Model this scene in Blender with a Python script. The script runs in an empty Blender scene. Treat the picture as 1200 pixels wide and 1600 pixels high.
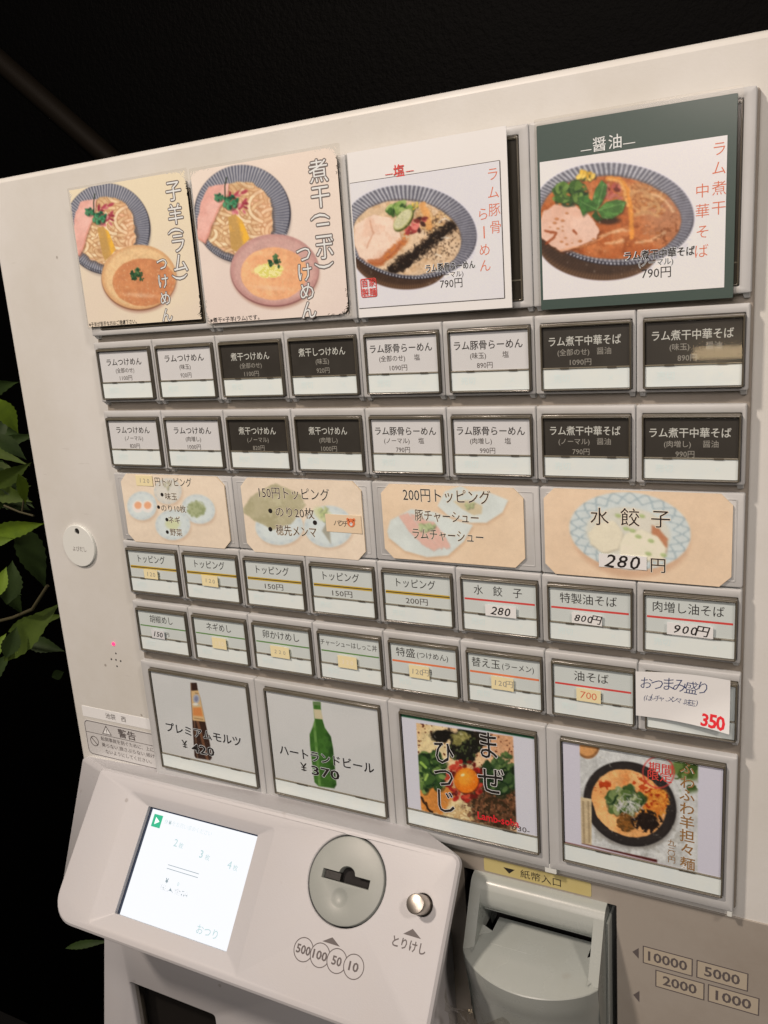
import bpy, bmesh, math, random
import numpy as np
from mathutils import Vector, Matrix
random.seed(7); RNG = np.random.default_rng(7)
SC = bpy.context.scene
COL = SC.collection
# ------------------------------------------------------------------ camera, world, lamps, exposure
# Panel coordinates, millimetres: x right, v down, z into the machine (z = 0 is the front of the buttons).
RM = np.array([[0.8893, 0.0706, 0.4518], [0.0458, 0.9697, -0.2400], [-0.4551, 0.2341, 0.8592]])
CAMC = np.array([436.81, -59.26, -423.1]); FPX = 1332.04
def B(x, v, z): return Vector((x * .001, z * .001, -v * .001))
cam_d = bpy.data.cameras.new('camera'); cam = bpy.data.objects.new('camera', cam_d); COL.objects.link(cam)
cam_d.sensor_fit = 'VERTICAL'; cam_d.sensor_height = 36; cam_d.lens = 36 * FPX / 1600
cam_d.clip_start = .02; cam_d.clip_end = 60
_r = [Vector((a[0], a[2], -a[1])) for a in RM]
_m = Matrix((_r[0], -_r[1], -_r[2])).transposed().to_4x4(); _m.translation = B(*CAMC); cam.matrix_world = _m
SC.camera = cam
world = bpy.data.worlds.new('World'); SC.world = world; world.use_nodes = True
world.node_tree.nodes['Background'].inputs[0].default_value = (1.0, .86, .76, 1)
world.node_tree.nodes['Background'].inputs[1].default_value = .035
def lamp(name, loc, target, energy, size, color):
    l = bpy.data.lights.new(name, 'AREA'); l.shape = 'DISK'; l.size = size; l.energy = energy; l.color = color
    o = bpy.data.objects.new(name, l); COL.objects.link(o); o.location = B(*loc)
    o.rotation_euler = (B(*target) - B(*loc)).to_track_quat('-Z', 'Y').to_euler(); return o
lamp('ceiling_spot_left', (-450, -1350, -1150), (200, 60, 0), 27, .16, (1, .83, .70))  # unseen lamp, assumed from shadows that fall down and to the right
lamp('ceiling_spot_right', (1500, -1250, -1000), (250, 60, 0), 13, .22, (1, .84, .73))  # assumed lamp out of view; the knob's shadow points left
lamp('ceiling_glow', (300, -1100, -2300), (200, 100, 0), 22, 1.3, (1, .86, .78))  # broad soft lamp out of view, added as fill light
lamp('shop_lamp_behind_viewer', (400.5 - 111, -27.6 + 93, -1265), (400, -28, 0), .16, .03, (1, .74, .42)); _g = bpy.data.objects['shop_lamp_behind_viewer'].data; _g.shape = 'RECTANGLE'; _g.size = .15; _g.size_y = .022  # unseen lamp assumed behind the viewer, added for the glare on one cover
SC.view_settings.view_transform = 'Standard'; SC.view_settings.look = 'None'
SC.view_settings.exposure = 0.0; SC.view_settings.gamma = 1
# ------------------------------------------------------------------ colour helpers
def lin(c):
    c = np.asarray(c, float) / 255.; return np.where(c <= .04045, c / 12.92, ((c + .055) / 1.055) ** 2.4)
PAPER = lin((226, 210, 200)) / .80        # what a white sheet shows under this light
def pc(r, g, b): return tuple(np.clip(lin((r, g, b)) / PAPER, .004, .9))
# ------------------------------------------------------------------ materials
def mat(name, col, rough=.5, metal=0, bump=0, bscale=400, coat=0, grime=0, gcol=(.35, .28, .2), gscale=9, spots=0, emit=None, estr=1, spec=.5):
    m = bpy.data.materials.new(name); m.use_nodes = True; nt = m.node_tree; N = nt.nodes; L = nt.links; p = N['Principled BSDF']
    p.inputs['Base Color'].default_value = (*col, 1); p.inputs['Roughness'].default_value = rough; p.inputs['Metallic'].default_value = metal
    p.inputs['Specular IOR Level'].default_value = spec
    p.inputs['Coat Weight'].default_value = coat; p.inputs['Coat Roughness'].default_value = .12
    tc = N.new('ShaderNodeTexCoord')
    def noise(s, d=4, r=.6):
        n = N.new('ShaderNodeTexNoise'); n.inputs['Scale'].default_value = s; n.inputs['Detail'].default_value = d; n.inputs['Roughness'].default_value = r
        L.new(tc.outputs['Object'], n.inputs['Vector']); return n
    if grime:
        n = noise(gscale, 8, .65); rp = N.new('ShaderNodeValToRGB'); rp.color_ramp.elements[0].position = .42; rp.color_ramp.elements[1].position = .75
        L.new(n.outputs[0], rp.inputs[0]); ml = N.new('ShaderNodeMath'); ml.operation = 'MULTIPLY'; ml.inputs[1].default_value = grime
        L.new(rp.outputs[0], ml.inputs[0]); mx = N.new('ShaderNodeMix'); mx.data_type = 'RGBA'
        mx.inputs['A'].default_value = (*col, 1); mx.inputs['B'].default_value = (*gcol, 1); L.new(ml.outputs[0], mx.inputs['Factor']); out = mx.outputs['Result']
        if spots:
            vo = N.new('ShaderNodeTexVoronoi'); vo.inputs['Scale'].default_value = 28; wn = noise(90, 3); L.new(tc.outputs['Object'], vo.inputs['Vector'])
            vm = N.new('ShaderNodeMath'); vm.operation = 'MULTIPLY_ADD'; vm.inputs[1].default_value = .12; L.new(wn.outputs[0], vm.inputs[0]); L.new(vo.outputs['Distance'], vm.inputs[2])
            r2 = N.new('ShaderNodeValToRGB'); r2.color_ramp.elements[0].position = .078; r2.color_ramp.elements[0].color = (1, 1, 1, 1); r2.color_ramp.elements[1].position = .10; r2.color_ramp.elements[1].color = (0, 0, 0, 1)
            L.new(vm.outputs[0], r2.inputs[0]); m2 = N.new('ShaderNodeMath'); m2.operation = 'MULTIPLY'; m2.inputs[1].default_value = spots; L.new(r2.outputs[0], m2.inputs[0])
            mx2 = N.new('ShaderNodeMix'); mx2.data_type = 'RGBA'; L.new(out, mx2.inputs['A']); mx2.inputs['B'].default_value = (.12, .09, .06, 1); L.new(m2.outputs[0], mx2.inputs['Factor']); out = mx2.outputs['Result']
        L.new(out, p.inputs['Base Color'])
        rr = N.new('ShaderNodeMath'); rr.operation = 'MULTIPLY_ADD'; rr.inputs[1].default_value = .25; rr.inputs[2].default_value = rough - .06
        L.new(n.outputs[0], rr.inputs[0]); L.new(rr.outputs[0], p.inputs['Roughness'])
    if bump:
        n = noise(bscale, 3); b = N.new('ShaderNodeBump'); b.inputs['Strength'].default_value = bump; b.inputs['Distance'].default_value = .0006
        L.new(n.outputs[0], b.inputs['Height']); L.new(b.outputs[0], p.inputs['Normal'])
    if emit: p.inputs['Emission Color'].default_value = (*emit, 1); p.inputs['Emission Strength'].default_value = estr
    return m
def scuff(m, amount=.5):
    """thin random scratches and smudges rubbed into the paint"""
    nt = m.node_tree; N = nt.nodes; L = nt.links; p = N['Principled BSDF']; src = p.inputs['Base Color'].links[0].from_socket; tc = N.new('ShaderNodeTexCoord'); out = src
    for sc, rot, th in (((22, 22, 150), .6, .0035), ((48, 48, 48), 0, .02)):
        mp = N.new('ShaderNodeMapping'); mp.inputs['Scale'].default_value = sc; mp.inputs['Rotation'].default_value = (0, rot, 0); L.new(tc.outputs['Object'], mp.inputs[0])
        n = N.new('ShaderNodeTexNoise'); n.inputs['Scale'].default_value = 1.6; n.inputs['Detail'].default_value = 2; L.new(mp.outputs[0], n.inputs['Vector'])
        r = N.new('ShaderNodeValToRGB'); r.color_ramp.elements[0].position = .74; r.color_ramp.elements[0].color = (0, 0, 0, 1); r.color_ramp.elements[1].position = .82; L.new(n.outputs[0], r.inputs[0])
        q = N.new('ShaderNodeMath'); q.operation = 'MULTIPLY'; q.inputs[1].default_value = amount; L.new(r.outputs[0], q.inputs[0])
        x = N.new('ShaderNodeMix'); x.data_type = 'RGBA'; L.new(q.outputs[0], x.inputs['Factor']); L.new(out, x.inputs['A']); x.inputs['B'].default_value = (.22, .18, .14, 1); out = x.outputs['Result']
    L.new(out, p.inputs['Base Color'])
def print_mat(name, rough=.35, coat=.25):
    m = bpy.data.materials.new(name); m.use_nodes = True; N = m.node_tree.nodes; p = N['Principled BSDF']
    a = N.new('ShaderNodeAttribute'); a.attribute_name = 'ink'; m.node_tree.links.new(a.outputs['Color'], p.inputs['Base Color'])
    p.inputs['Roughness'].default_value = rough; p.inputs['Coat Weight'].default_value = coat; p.inputs['Coat Roughness'].default_value = .2; return m
def pane_mat(name, tint=(.96, .97, .96), ior=1.45, rough=.03, boost=1.0):
    m = bpy.data.materials.new(name); m.use_nodes = True; N = m.node_tree.nodes; L = m.node_tree.links; N.remove(N['Principled BSDF'])
    t = N.new('ShaderNodeBsdfTransparent'); t.inputs[0].default_value = (*tint, 1); g = N.new('ShaderNodeBsdfGlossy'); g.inputs['Roughness'].default_value = rough
    f = N.new('ShaderNodeFresnel'); f.inputs[0].default_value = ior; mu = N.new('ShaderNodeMath'); mu.operation = 'MULTIPLY'; mu.inputs[1].default_value = boost
    ge = N.new('ShaderNodeNewGeometry'); fr = N.new('ShaderNodeMath'); fr.operation = 'SUBTRACT'; fr.inputs[0].default_value = 1; L.new(ge.outputs['Backfacing'], fr.inputs[1]); m3 = N.new('ShaderNodeMath'); m3.operation = 'MULTIPLY'
    x = N.new('ShaderNodeMixShader'); L.new(f.outputs[0], mu.inputs[0]); L.new(mu.outputs[0], m3.inputs[0]); L.new(fr.outputs[0], m3.inputs[1]); L.new(m3.outputs[0], x.inputs[0]); L.new(t.outputs[0], x.inputs[1]); L.new(g.outputs[0], x.inputs[2])
    L.new(x.outputs[0], N['Material Output'].inputs['Surface']); return m
M = {}
M['body'] = mat('body_plastic', pc(210, 197, 186), .40, bump=.08, bscale=700, grime=.42, gcol=pc(176, 160, 138), gscale=7, spots=.55)
M['module'] = mat('module_plastic', pc(187, 177, 170), .36, bump=.06, bscale=900, grime=.3, gcol=pc(150, 138, 122), gscale=22)
M['rail'] = mat('rail_plastic', pc(142, 126, 112), .5, bump=.08, bscale=900, grime=.5, gcol=pc(112, 96, 80), gscale=25)  # module plastic coloured darker brown: the shade between rows is in its colour
M['console'] = mat('console_plastic', pc(188, 176, 171), .40, bump=.10, bscale=1100, grime=.22, gcol=pc(185, 165, 150), gscale=10, spots=.35)
M['plate'] = mat('lower_plate_paint', pc(158, 142, 128), .34, bump=.05, bscale=700, grime=.35, gcol=pc(120, 100, 82), gscale=14)
M['bezel'] = mat('smoky_bezel', pc(90, 79, 65), .16, coat=.5, grime=.5, gcol=pc(40, 34, 27), gscale=60)
M['ridge'] = mat('smoky_ridge', pc(124, 112, 94), .2, coat=.4)
M['bezel_in'] = mat('bezel_inner', pc(60, 52, 42), .25)
M['label_white'] = mat('label_paper', pc(213, 203, 198), .45, coat=.3, grime=.12, gcol=pc(185, 172, 160), gscale=30)
M['label_black'] = mat('label_black', pc(50, 44, 38), .40, coat=.25, grime=.3, gcol=pc(66, 60, 52), gscale=40)
M['label_grey'] = mat('label_grey', pc(207, 204, 196), .45, coat=.3, grime=.15, gcol=pc(178, 176, 168), gscale=30)
M['status'] = mat('status_window', pc(226, 225, 222), .3, coat=.5, grime=.4, gcol=pc(206, 211, 212), gscale=60)
M['ghost'] = mat('status_ghost', pc(217, 219, 216), .4)
M['ink'] = mat('black_ink', (.018, .015, .014), .5)
M['ink_grey'] = mat('grey_ink', pc(92, 80, 76), .5)
M['ink_soft'] = mat('soft_ink', pc(70, 58, 52), .5)
M['ink_white'] = mat('white_ink', pc(222, 214, 206), .5); M['ink_dim'] = mat('dim_white_ink', pc(196, 188, 176), .5)
M['ink_pale'] = mat('pale_ink', pc(150, 140, 128), .5)
M['halo'] = mat('grey_halo', pc(112, 98, 92), .5)
M['paper_halo'] = mat('paper_halo', pc(214, 208, 204), .5)
M['red'] = mat('red_ink', pc(212, 70, 62), .5)
M['red_bright'] = mat('red_marker', pc(226, 40, 48), .5)
M['orange_ink'] = mat('orange_ink', pc(214, 112, 80), .5)
M['orange_line'] = mat('orange_line', pc(226, 118, 72), .5)
M['yellow_line'] = mat('yellow_line', pc(200, 160, 50), .5)
M['green_line'] = mat('green_line', pc(98, 134, 70), .5)
M['brown_ink'] = mat('brown_ink', pc(150, 106, 60), .5)
M['blue_pen'] = mat('blue_pen', pc(52, 62, 100), .5)
M['pink_sun'] = mat('faded_red_print', pc(222, 130, 105), .5)
M['paper'] = mat('white_paper', pc(226, 214, 206), .55, bump=.05, bscale=300, grime=.1, gcol=pc(208, 190, 170), gscale=20)
M['paper_green'] = mat('green_card', pc(66, 78, 70), .35, coat=.35, bump=.04, bscale=300)
M['laminate'] = pane_mat('clear_laminate', (.93, .92, .90), 1.42, .12)
M['cover'] = pane_mat('clear_acrylic', (.985, .985, .98), 1.42, .035, .8)
M['cream_sticker'] = mat('yellowed_sticker', pc(232, 208, 160), .55, grime=.2, gcol=pc(214, 184, 130), gscale=90)
M['peach'] = mat('peach_card', pc(226, 194, 160), .5)
M['yellow_label'] = mat('yellow_label', pc(192, 168, 110), .4, coat=.2, grime=.3, gcol=pc(182, 152, 78), gscale=60)
M['badge'] = mat('badge_plastic', pc(216, 206, 194), .4)
M['black'] = mat('dark_hole', (.006, .005, .005), .8)  # near-black that paints the shade inside slots, wells and holes
M['dark_plastic'] = mat('dark_plastic', (.02, .019, .018), .35, bump=.1)
M['coin'] = mat('coin_plate', pc(148, 143, 133), .42, bump=.04, bscale=900)
M['bill'] = mat('bill_unit_plastic', pc(163, 158, 148), .22, bump=.05, bscale=900, coat=.15, grime=.2, gcol=pc(140, 132, 112), gscale=30)
M['steel'] = mat('turned_steel', (.55, .51, .46), .36, metal=1, bump=.05, bscale=2500)
M['frame_dark'] = mat('screen_frame', (.03, .045, .08), .25)
M['box_fill'] = mat('banknote_box', pc(176, 156, 134), .4)
M['wall'] = mat('black_stucco', (.0002, .00022, .00025), .6, bump=.3, bscale=170, spec=.05)
M['wall'].node_tree.nodes['Bump'].inputs['Distance'].default_value = .004
M['floor'] = mat('dark_floor', (.002, .002, .002), .8, bump=.3, bscale=60)
M['conduit'] = mat('brown_conduit', (.006, .0045, .003), .6, spec=.1)
M['screen'] = mat('screen_lit', (.02, .02, .02), .2, emit=(.95, .965, 1.0), estr=1.0)
M['scr_green'] = mat('screen_green', (.02, .02, .02), .3, emit=(.03, .62, .33), estr=.8)
M['scr_grey'] = mat('screen_grey', (.02, .02, .02), .3, emit=(.30, .42, .48), estr=.7)
M['scr_pale'] = mat('screen_pale', (.02, .02, .02), .3, emit=(.58, .80, .82), estr=.85)
M['scr_white'] = mat('screen_white', (.02, .02, .02), .3, emit=(1, 1, 1), estr=1.2)
M['led'] = mat('red_led', (.3, .01, .05), .3, emit=(1, .05, .18), estr=1.6)
M['print'] = print_mat('colour_print'); M['print_gloss'] = print_mat('colour_print_laminated', .3, .4)
M['bag'] = pane_mat('clear_bag', (.84, .82, .78), 1.6, .15, 1.3)
for k_, a_ in (('body', .35), ('console', .3), ('plate', .25), ('bill', .25)): scuff(M[k_], a_)
def leaf_mat(name, c1, c2):
    m = mat(name, c1, .55, spec=.22, bump=.25, bscale=220, grime=.8, gcol=c2, gscale=30); m.node_tree.nodes['Principled BSDF'].inputs['Subsurface Weight'].default_value = 0; return m
M['leaf0'] = leaf_mat('leaf_green', (.12, .20, .014), (.04, .08, .010))
M['leaf1'] = leaf_mat('leaf_dark', (.026, .05, .011), (.009, .02, .007))
M['leaf2'] = leaf_mat('leaf_olive', (.055, .09, .013), (.022, .04, .009))
M['stem'] = mat('stem_brown', (.05, .045, .02), .6)
# ------------------------------------------------------------------ object helpers
def tag(o, label=None, cat=None, group=None, kind=None):
    if label: o['label'] = label
    if cat: o['category'] = cat
    if group: o['group'] = group
    if kind: o['kind'] = kind
    return o
def link(name, me, parent=None):
    o = bpy.data.objects.new(name, me); COL.objects.link(o)
    if parent is not None:
        o.parent = parent
        p = parent; off = Vector((0, 0, 0))
        while p is not None: off += p.location; p = p.parent
        o.location = -off if False else (0, 0, 0)
    return o
def world_off(p):
    off = Vector((0, 0, 0))
    while p is not None: off += p.location; p = p.parent
    return off
def empty(name, x, v, z): o = bpy.data.objects.new(name, None); o.empty_display_size = .01; COL.objects.link(o); o.location = B(x, v, z); return o
TH = .6768; CT, ST = math.cos(TH), math.sin(TH); V0, Z0 = 260.6, -15.
def face_tf(x, s, z): n = -z; return (x, V0 + s * CT - n * ST, Z0 - s * ST - n * CT)   # the tilted console face
class MB:
    def __init__(s, tf=None): s.v = []; s.f = []; s.tf = tf
    def add(s, vs, fs): k = len(s.v); s.v += [tuple(a) for a in vs]; s.f += [tuple(i + k for i in f) for f in fs]
    def box(s, x0, x1, v0, v1, z0, z1):
        s.add([(x0, v0, z0), (x1, v0, z0), (x1, v1, z0), (x0, v1, z0), (x0, v0, z1), (x1, v0, z1), (x1, v1, z1), (x0, v1, z1)],
              [(0, 1, 2, 3), (7, 6, 5, 4), (0, 4, 5, 1), (1, 5, 6, 2), (2, 6, 7, 3), (3, 7, 4, 0)]); return s
    def rings(s, rings, cap0=False, cap1=False, closed=True):
        n = len(rings[0]); vs = [p for r in rings for p in r]; fs = []
        for k in range(len(rings) - 1):
            for i in range(n if closed else n - 1): j = (i + 1) % n; fs.append((k * n + i, k * n + j, (k + 1) * n + j, (k + 1) * n + i))
        if cap0: fs.append(tuple(range(n)))
        if cap1: fs.append(tuple(range((len(rings) - 1) * n, len(rings) * n))[::-1])
        s.add(vs, fs); return s
    def slab(s, x0, x1, v0, v1, zb, zf, r=1, ch=.5, n=3):     # rounded box, bevelled on its front edge
        ch = min(ch, abs(zb - zf) * .9)
        R = [(x0, x1, v0, v1, r, zb), (x0, x1, v0, v1, r, zf + ch), (x0 + ch * .3, x1 - ch * .3, v0 + ch * .3, v1 - ch * .3, max(r - ch * .3, .01), zf + ch * .3), (x0 + ch, x1 - ch, v0 + ch, v1 - ch, max(r - ch, .01), zf)]
        s.rings([[(a, b, q[5]) for a, b in rr(q[0], q[1], q[2], q[3], q[4], n)] for q in R], False, True); return s
    def frame(s, o, i, zb, zf, ch=.4, ro=1, ri=.6, zi=None, n=3):    # a frame with bevelled outer and inner edges
        zi = zb if zi is None else zi
        def rg(q, d, r, z): return [(a, b, z) for a, b in rr(q[0] + d, q[1] - d, q[2] + d, q[3] - d, max(r - d, .02), n)]
        s.rings([rg(o, 0, ro, zb), rg(o, 0, ro, zf + ch), rg(o, ch * .35, ro, zf + ch * .35), rg(o, ch, ro, zf), rg(i, -ch, ri, zf), rg(i, -ch * .35, ri, zf + ch * .35), rg(i, 0, ri, zf + ch), rg(i, 0, ri, zi)]); return s
    def poly(s, pts, z): s.add([(a, b, z) for a, b in pts], [tuple(range(len(pts)))]); return s
    def cyl(s, cx, cv, r, z0, z1, n=32, ch=0, cap0=False):
        def c(rad, z): return [(cx + rad * math.cos(t * 2 * math.pi / n), cv + rad * math.sin(t * 2 * math.pi / n), z) for t in range(n)]
        s.rings([c(r, z0), c(r, z1 + ch), c(r - ch * .4, z1 + ch * .4), c(r - ch, z1)] if ch else [c(r, z0), c(r, z1)], cap0, True); return s
    def build(s, name, m, parent=None, smooth=False):
        off = world_off(parent)
        co = [B(*(s.tf(*p) if s.tf else p)) - off for p in s.v]
        me = bpy.data.meshes.new(name); me.from_pydata(co, [], s.f)
        bm = bmesh.new(); bm.from_mesh(me); bmesh.ops.recalc_face_normals(bm, faces=bm.faces); bm.to_mesh(me); bm.free()
        if smooth: 
            me.polygons.foreach_set('use_smooth', [True] * len(me.polygons))
            try: me.set_sharp_from_angle(angle=math.radians(smooth if smooth > 1 else 40))
            except Exception: pass
        me.materials.append(m); o = bpy.data.objects.new(name, me); COL.objects.link(o); o.parent = parent; return o
def rr(x0, x1, v0, v1, r, n=3):
    out = []
    for cx, cv, a in ((x1 - r, v0 + r, -90), (x1 - r, v1 - r, 0), (x0 + r, v1 - r, 90), (x0 + r, v0 + r, 180)):
        for k in range(n + 1): t = math.radians(a + 90 * k / n); out.append((cx + r * math.cos(t), cv + r * math.sin(t)))
    return out
# ------------------------------------------------------------------ lettering (queued, then meshed in one go)
TQ = []
def txt(s, x, v, size, m, parent, z=-.05, w=None, name='lettering', tf=None, bold=0, rot=0, shear=0, kx=1, warp=None):
    z -= (len(TQ) % 7) * .0006
    if name == 'lettering_outline' and bold:            # an outline is printed as a ring of slightly shifted impressions
        r = bold * size * .62
        for k in range(8):
            a = k * math.pi / 4 + .2; TQ.append(dict(s=s, x=x + r * math.cos(a), v=v + r * math.sin(a), size=size, m=m, parent=parent, z=z - .003 * k, w=w, name=name, tf=tf, bold=0, rot=rot, shear=shear, kx=kx, warp=warp))
        return
    TQ.append(dict(s=s, x=x, v=v, size=size, m=m, parent=parent, z=z, w=w, name=name, tf=tf, bold=bold, rot=rot, shear=shear, kx=kx, warp=warp))
def vtxt(s, pts, size, m, parent, **k):
    for ch, (x, v) in zip(s, pts): txt(ch, x, v, size, m, parent, **k)
def hand(s, x, v, size, m, parent, w, seed=1, **k):
    r = random.Random(seed); n = len(s); st = w / n
    for i, ch in enumerate(s):
        if ch != ' ': txt(ch, x - w / 2 + st * (i + .5), v + r.uniform(-.06, .06) * size, size * r.uniform(.9, 1.1), m, parent, rot=r.uniform(-7, 7), shear=.18, kx=.9, **k)
def flush_text():
    obs = []
    for q in TQ:
        cu = bpy.data.curves.new('t', 'FONT'); cu.body = q['s']; cu.resolution_u = 2; cu.offset = q['bold']; cu.shear = q['shear']
        o = bpy.data.objects.new('t', cu); COL.objects.link(o); obs.append(o)
    dg = bpy.context.evaluated_depsgraph_get(); groups = {}
    for q, o in zip(TQ, obs):
        me = o.evaluated_get(dg).to_mesh(); n = len(me.vertices)
        if not n: continue
        a = np.empty(n * 3); me.vertices.foreach_get('co', a); a = a.reshape(-1, 3)
        cx = (a[:, 0].min() + a[:, 0].max()) / 2; sx = q['size'] * q['kx']
        if q['w']: sx = q['w'] / (a[:, 0].max() - a[:, 0].min())
        ux = (a[:, 0] - cx) * sx; vy = -(a[:, 1] - .35) * q['size']; t = math.radians(q['rot'])
        X = q['x'] + ux * math.cos(t) - vy * math.sin(t); V = q['v'] + ux * math.sin(t) + vy * math.cos(t)
        P = np.stack([X, V, np.full(n, float(q['z']))], 1)
        if q['warp']: P = np.array([q['warp'](*p) for p in P])
        if q['tf']: P = np.array([q['tf'](*p) for p in P])
        key = (q['parent'].name if q['parent'] else '', q['name'], q['m'].name, q['parent'])
        g = groups.setdefault(key, ([], [])); k = sum(len(x) for x in g[0])
        g[0].append(P); g[1].extend(tuple(i + k for i in p.vertices) for p in me.polygons); g_m = q['m']
        groups[key] = g; g_last = key
        MATOF[key] = q['m']
    for o in obs:
        cu = o.data; bpy.data.objects.remove(o); bpy.data.curves.remove(cu)
    for key, (vs, fs) in groups.items():
        par = key[3]; off = world_off(par); P = np.concatenate(vs)
        co = np.stack([P[:, 0], P[:, 2], -P[:, 1]], 1) * .001 - np.array(off)
        me = bpy.data.meshes.new(key[1]); me.from_pydata(co.tolist(), [], fs); me.materials.append(MATOF[key])
        o = bpy.data.objects.new(key[1], me); COL.objects.link(o); o.parent = par
MATOF = {}
# ------------------------------------------------------------------ print painter: numpy canvas turned into a finely divided coloured sheet
def trace(x, y, z=0.):
    """position on the panel plane of a point measured on the survey photograph"""
    d = RM.T @ np.array([(x - 600) / FPX, (y - 800) / FPX, 1.]); t = (z - CAMC[2]) / d[2]; q = CAMC + d * t; return q[0], q[1]
class Zm:
    def __init__(s, ox, oy, k, z=0.): s.ox, s.oy, s.k, s.z = ox, oy, k, z
    def mm(s, x, y): return trace(s.ox + x / s.k, s.oy + y / s.k, s.z)
_lat = {}
def vnoise(X, Y, seed=0):
    if seed not in _lat: _lat[seed] = np.random.default_rng(seed + 11).random((256, 256))
    g = _lat[seed]; xi = np.floor(X).astype(int); yi = np.floor(Y).astype(int); fx = X - xi; fy = Y - yi; fx = fx * fx * (3 - 2 * fx); fy = fy * fy * (3 - 2 * fy)
    a = g[yi % 256, xi % 256]; b = g[yi % 256, (xi + 1) % 256]; c = g[(yi + 1) % 256, xi % 256]; d = g[(yi + 1) % 256, (xi + 1) % 256]
    return (a * (1 - fx) + b * fx) * (1 - fy) + (c * (1 - fx) + d * fx) * fy
def fbm(X, Y, sc, seed=0, o=4):
    t = 0; amp = 1; tot = 0
    for i in range(o): t = t + amp * vnoise(X / sc + 17 * i, Y / sc + 31 * i, seed + i); tot += amp; amp *= .55; sc *= .5
    return t / tot
def sst(a, b, x): t = np.clip((x - a) / (b - a), 0, 1); return t * t * (3 - 2 * t)
class Canvas:
    def __init__(s, x0, x1, v0, v1, zm, res=2.6, bg=(230, 215, 200)):
        s.nx = int((x1 - x0) * res); s.ny = int((v1 - v0) * res); s.ext = (x0, x1, v0, v1)
        gx, gv = np.meshgrid(np.linspace(x0, x1, s.nx + 1), np.linspace(v0, v1, s.ny + 1)); s.gx, s.gv = gx, gv
        P = np.stack([gx - CAMC[0], gv - CAMC[1], np.full_like(gx, zm.z - CAMC[2])], -1) @ RM.T
        s.X = (600 + FPX * P[..., 0] / P[..., 2] - zm.ox) * zm.k; s.Y = (800 + FPX * P[..., 1] / P[..., 2] - zm.oy) * zm.k
        s.C = np.empty(gx.shape + (3,)); s.C[:] = bg; s.px = zm.k * 1.0
    def n(s, sc, seed=0, o=4): return fbm(s.X, s.Y, sc, seed, o)
    def warp(s, amp, sc, seed=50): return s.X + (fbm(s.X, s.Y, sc, seed) - .5) * 2 * amp, s.Y + (fbm(s.X, s.Y, sc, seed + 5) - .5) * 2 * amp
    def put(s, m, col, a=1.):
        m = (m * a)[..., None]; s.C = s.C * (1 - m) + np.asarray(col, float) * m
    def edist(s, cx, cy, rx, ry, rot=0, w=None):
        X, Y = w if w else (s.X, s.Y); t = math.radians(rot); dx = X - cx; dy = Y - cy
        u = dx * math.cos(t) + dy * math.sin(t); q = -dx * math.sin(t) + dy * math.cos(t)
        r = np.hypot(u / rx, q / ry); return (r - 1) * min(rx, ry), np.arctan2(q / ry, u / rx), r
    def ell(s, cx, cy, rx, ry, rot=0, soft=None, w=None):
        d, _, _ = s.edist(cx, cy, rx, ry, rot, w); f = soft or s.px; return 1 - sst(-f, f, d)
    def pol(s, pts, soft=None, w=None):
        X, Y = w if w else (s.X, s.Y); ins = np.zeros(X.shape, bool); dm = np.full(X.shape, 1e9); n = len(pts)
        for i in range(n):
            (x1, y1), (x2, y2) = pts[i], pts[(i + 1) % n]
            c = ((y1 > Y) != (y2 > Y)) & (X < (x2 - x1) * (Y - y1) / ((y2 - y1) or 1e-9) + x1); ins ^= c
            t = np.clip(((X - x1) * (x2 - x1) + (Y - y1) * (y2 - y1)) / max((x2 - x1) ** 2 + (y2 - y1) ** 2, 1e-9), 0, 1)
            dm = np.minimum(dm, np.hypot(X - x1 - t * (x2 - x1), Y - y1 - t * (y2 - y1)))
        d = np.where(ins, -dm, dm); f = soft or s.px; return 1 - sst(-f, f, d)
    def ldist(s, pts, w=None):
        X, Y = w if w else (s.X, s.Y); dm = np.full(X.shape, 1e9)
        for (x1, y1), (x2, y2) in zip(pts[:-1], pts[1:]):
            t = np.clip(((X - x1) * (x2 - x1) + (Y - y1) * (y2 - y1)) / max((x2 - x1) ** 2 + (y2 - y1) ** 2, 1e-9), 0, 1)
            dm = np.minimum(dm, np.hypot(X - x1 - t * (x2 - x1), Y - y1 - t * (y2 - y1)))
        return dm
    def line(s, pts, width, col, a=1., w=None, soft=None): f = soft or s.px * .8; s.put(1 - sst(width / 2 - f, width / 2 + f, s.ldist(pts, w)), col, a)
    def spots(s, mask, sc, thr, col, seed=3, a=1.): n = fbm(s.X, s.Y, sc, seed, 2); s.put(mask * sst(thr, thr + .05, n), col, a)
    def leafy(s, cx, cy, r, cols, seed=1, k=14, ry=None):
        rg = random.Random(seed); ry = ry or r
        for i in range(k):
            a = rg.uniform(0, 6.28); d = rg.random() ** .6; x = cx + math.cos(a) * r * d; y = cy + math.sin(a) * ry * d; q = r * rg.uniform(.12, .42)
            s.put(s.ell(x + q * .2, y + q * .3, q, q * .7, rg.uniform(0, 180)), (25, 45, 25), .5); s.put(s.ell(x, y, q, q * .6, rg.uniform(0, 180)), rg.choice(cols))
    def noodles(s, mask, cx, cy, rx, ry, cols, edge, wd, seed=4, k=40, alpha=1.):
        rg = random.Random(seed); old = s.C.copy()
        for i in range(k):
            q = rg.random() ** .6; a = rg.uniform(0, 6.28); x = cx + math.cos(a) * rx * q; y = cy + math.sin(a) * ry * q; R = rg.uniform(.25, .8) * rx; st = rg.uniform(0, 6.28); sp = rg.uniform(1.0, 2.6)
            pts = [(x + R * (math.cos(st + sp * t / 7) - math.cos(st + sp / 2)) , y + R * .8 * (math.sin(st + sp * t / 7) - math.sin(st + sp / 2))) for t in range(8)]
            d = s.ldist(pts); s.put(1 - sst(wd * .5, wd * .75, d), edge, .75); s.put(1 - sst(wd * .25, wd * .5, d), rg.choice(cols))
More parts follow.
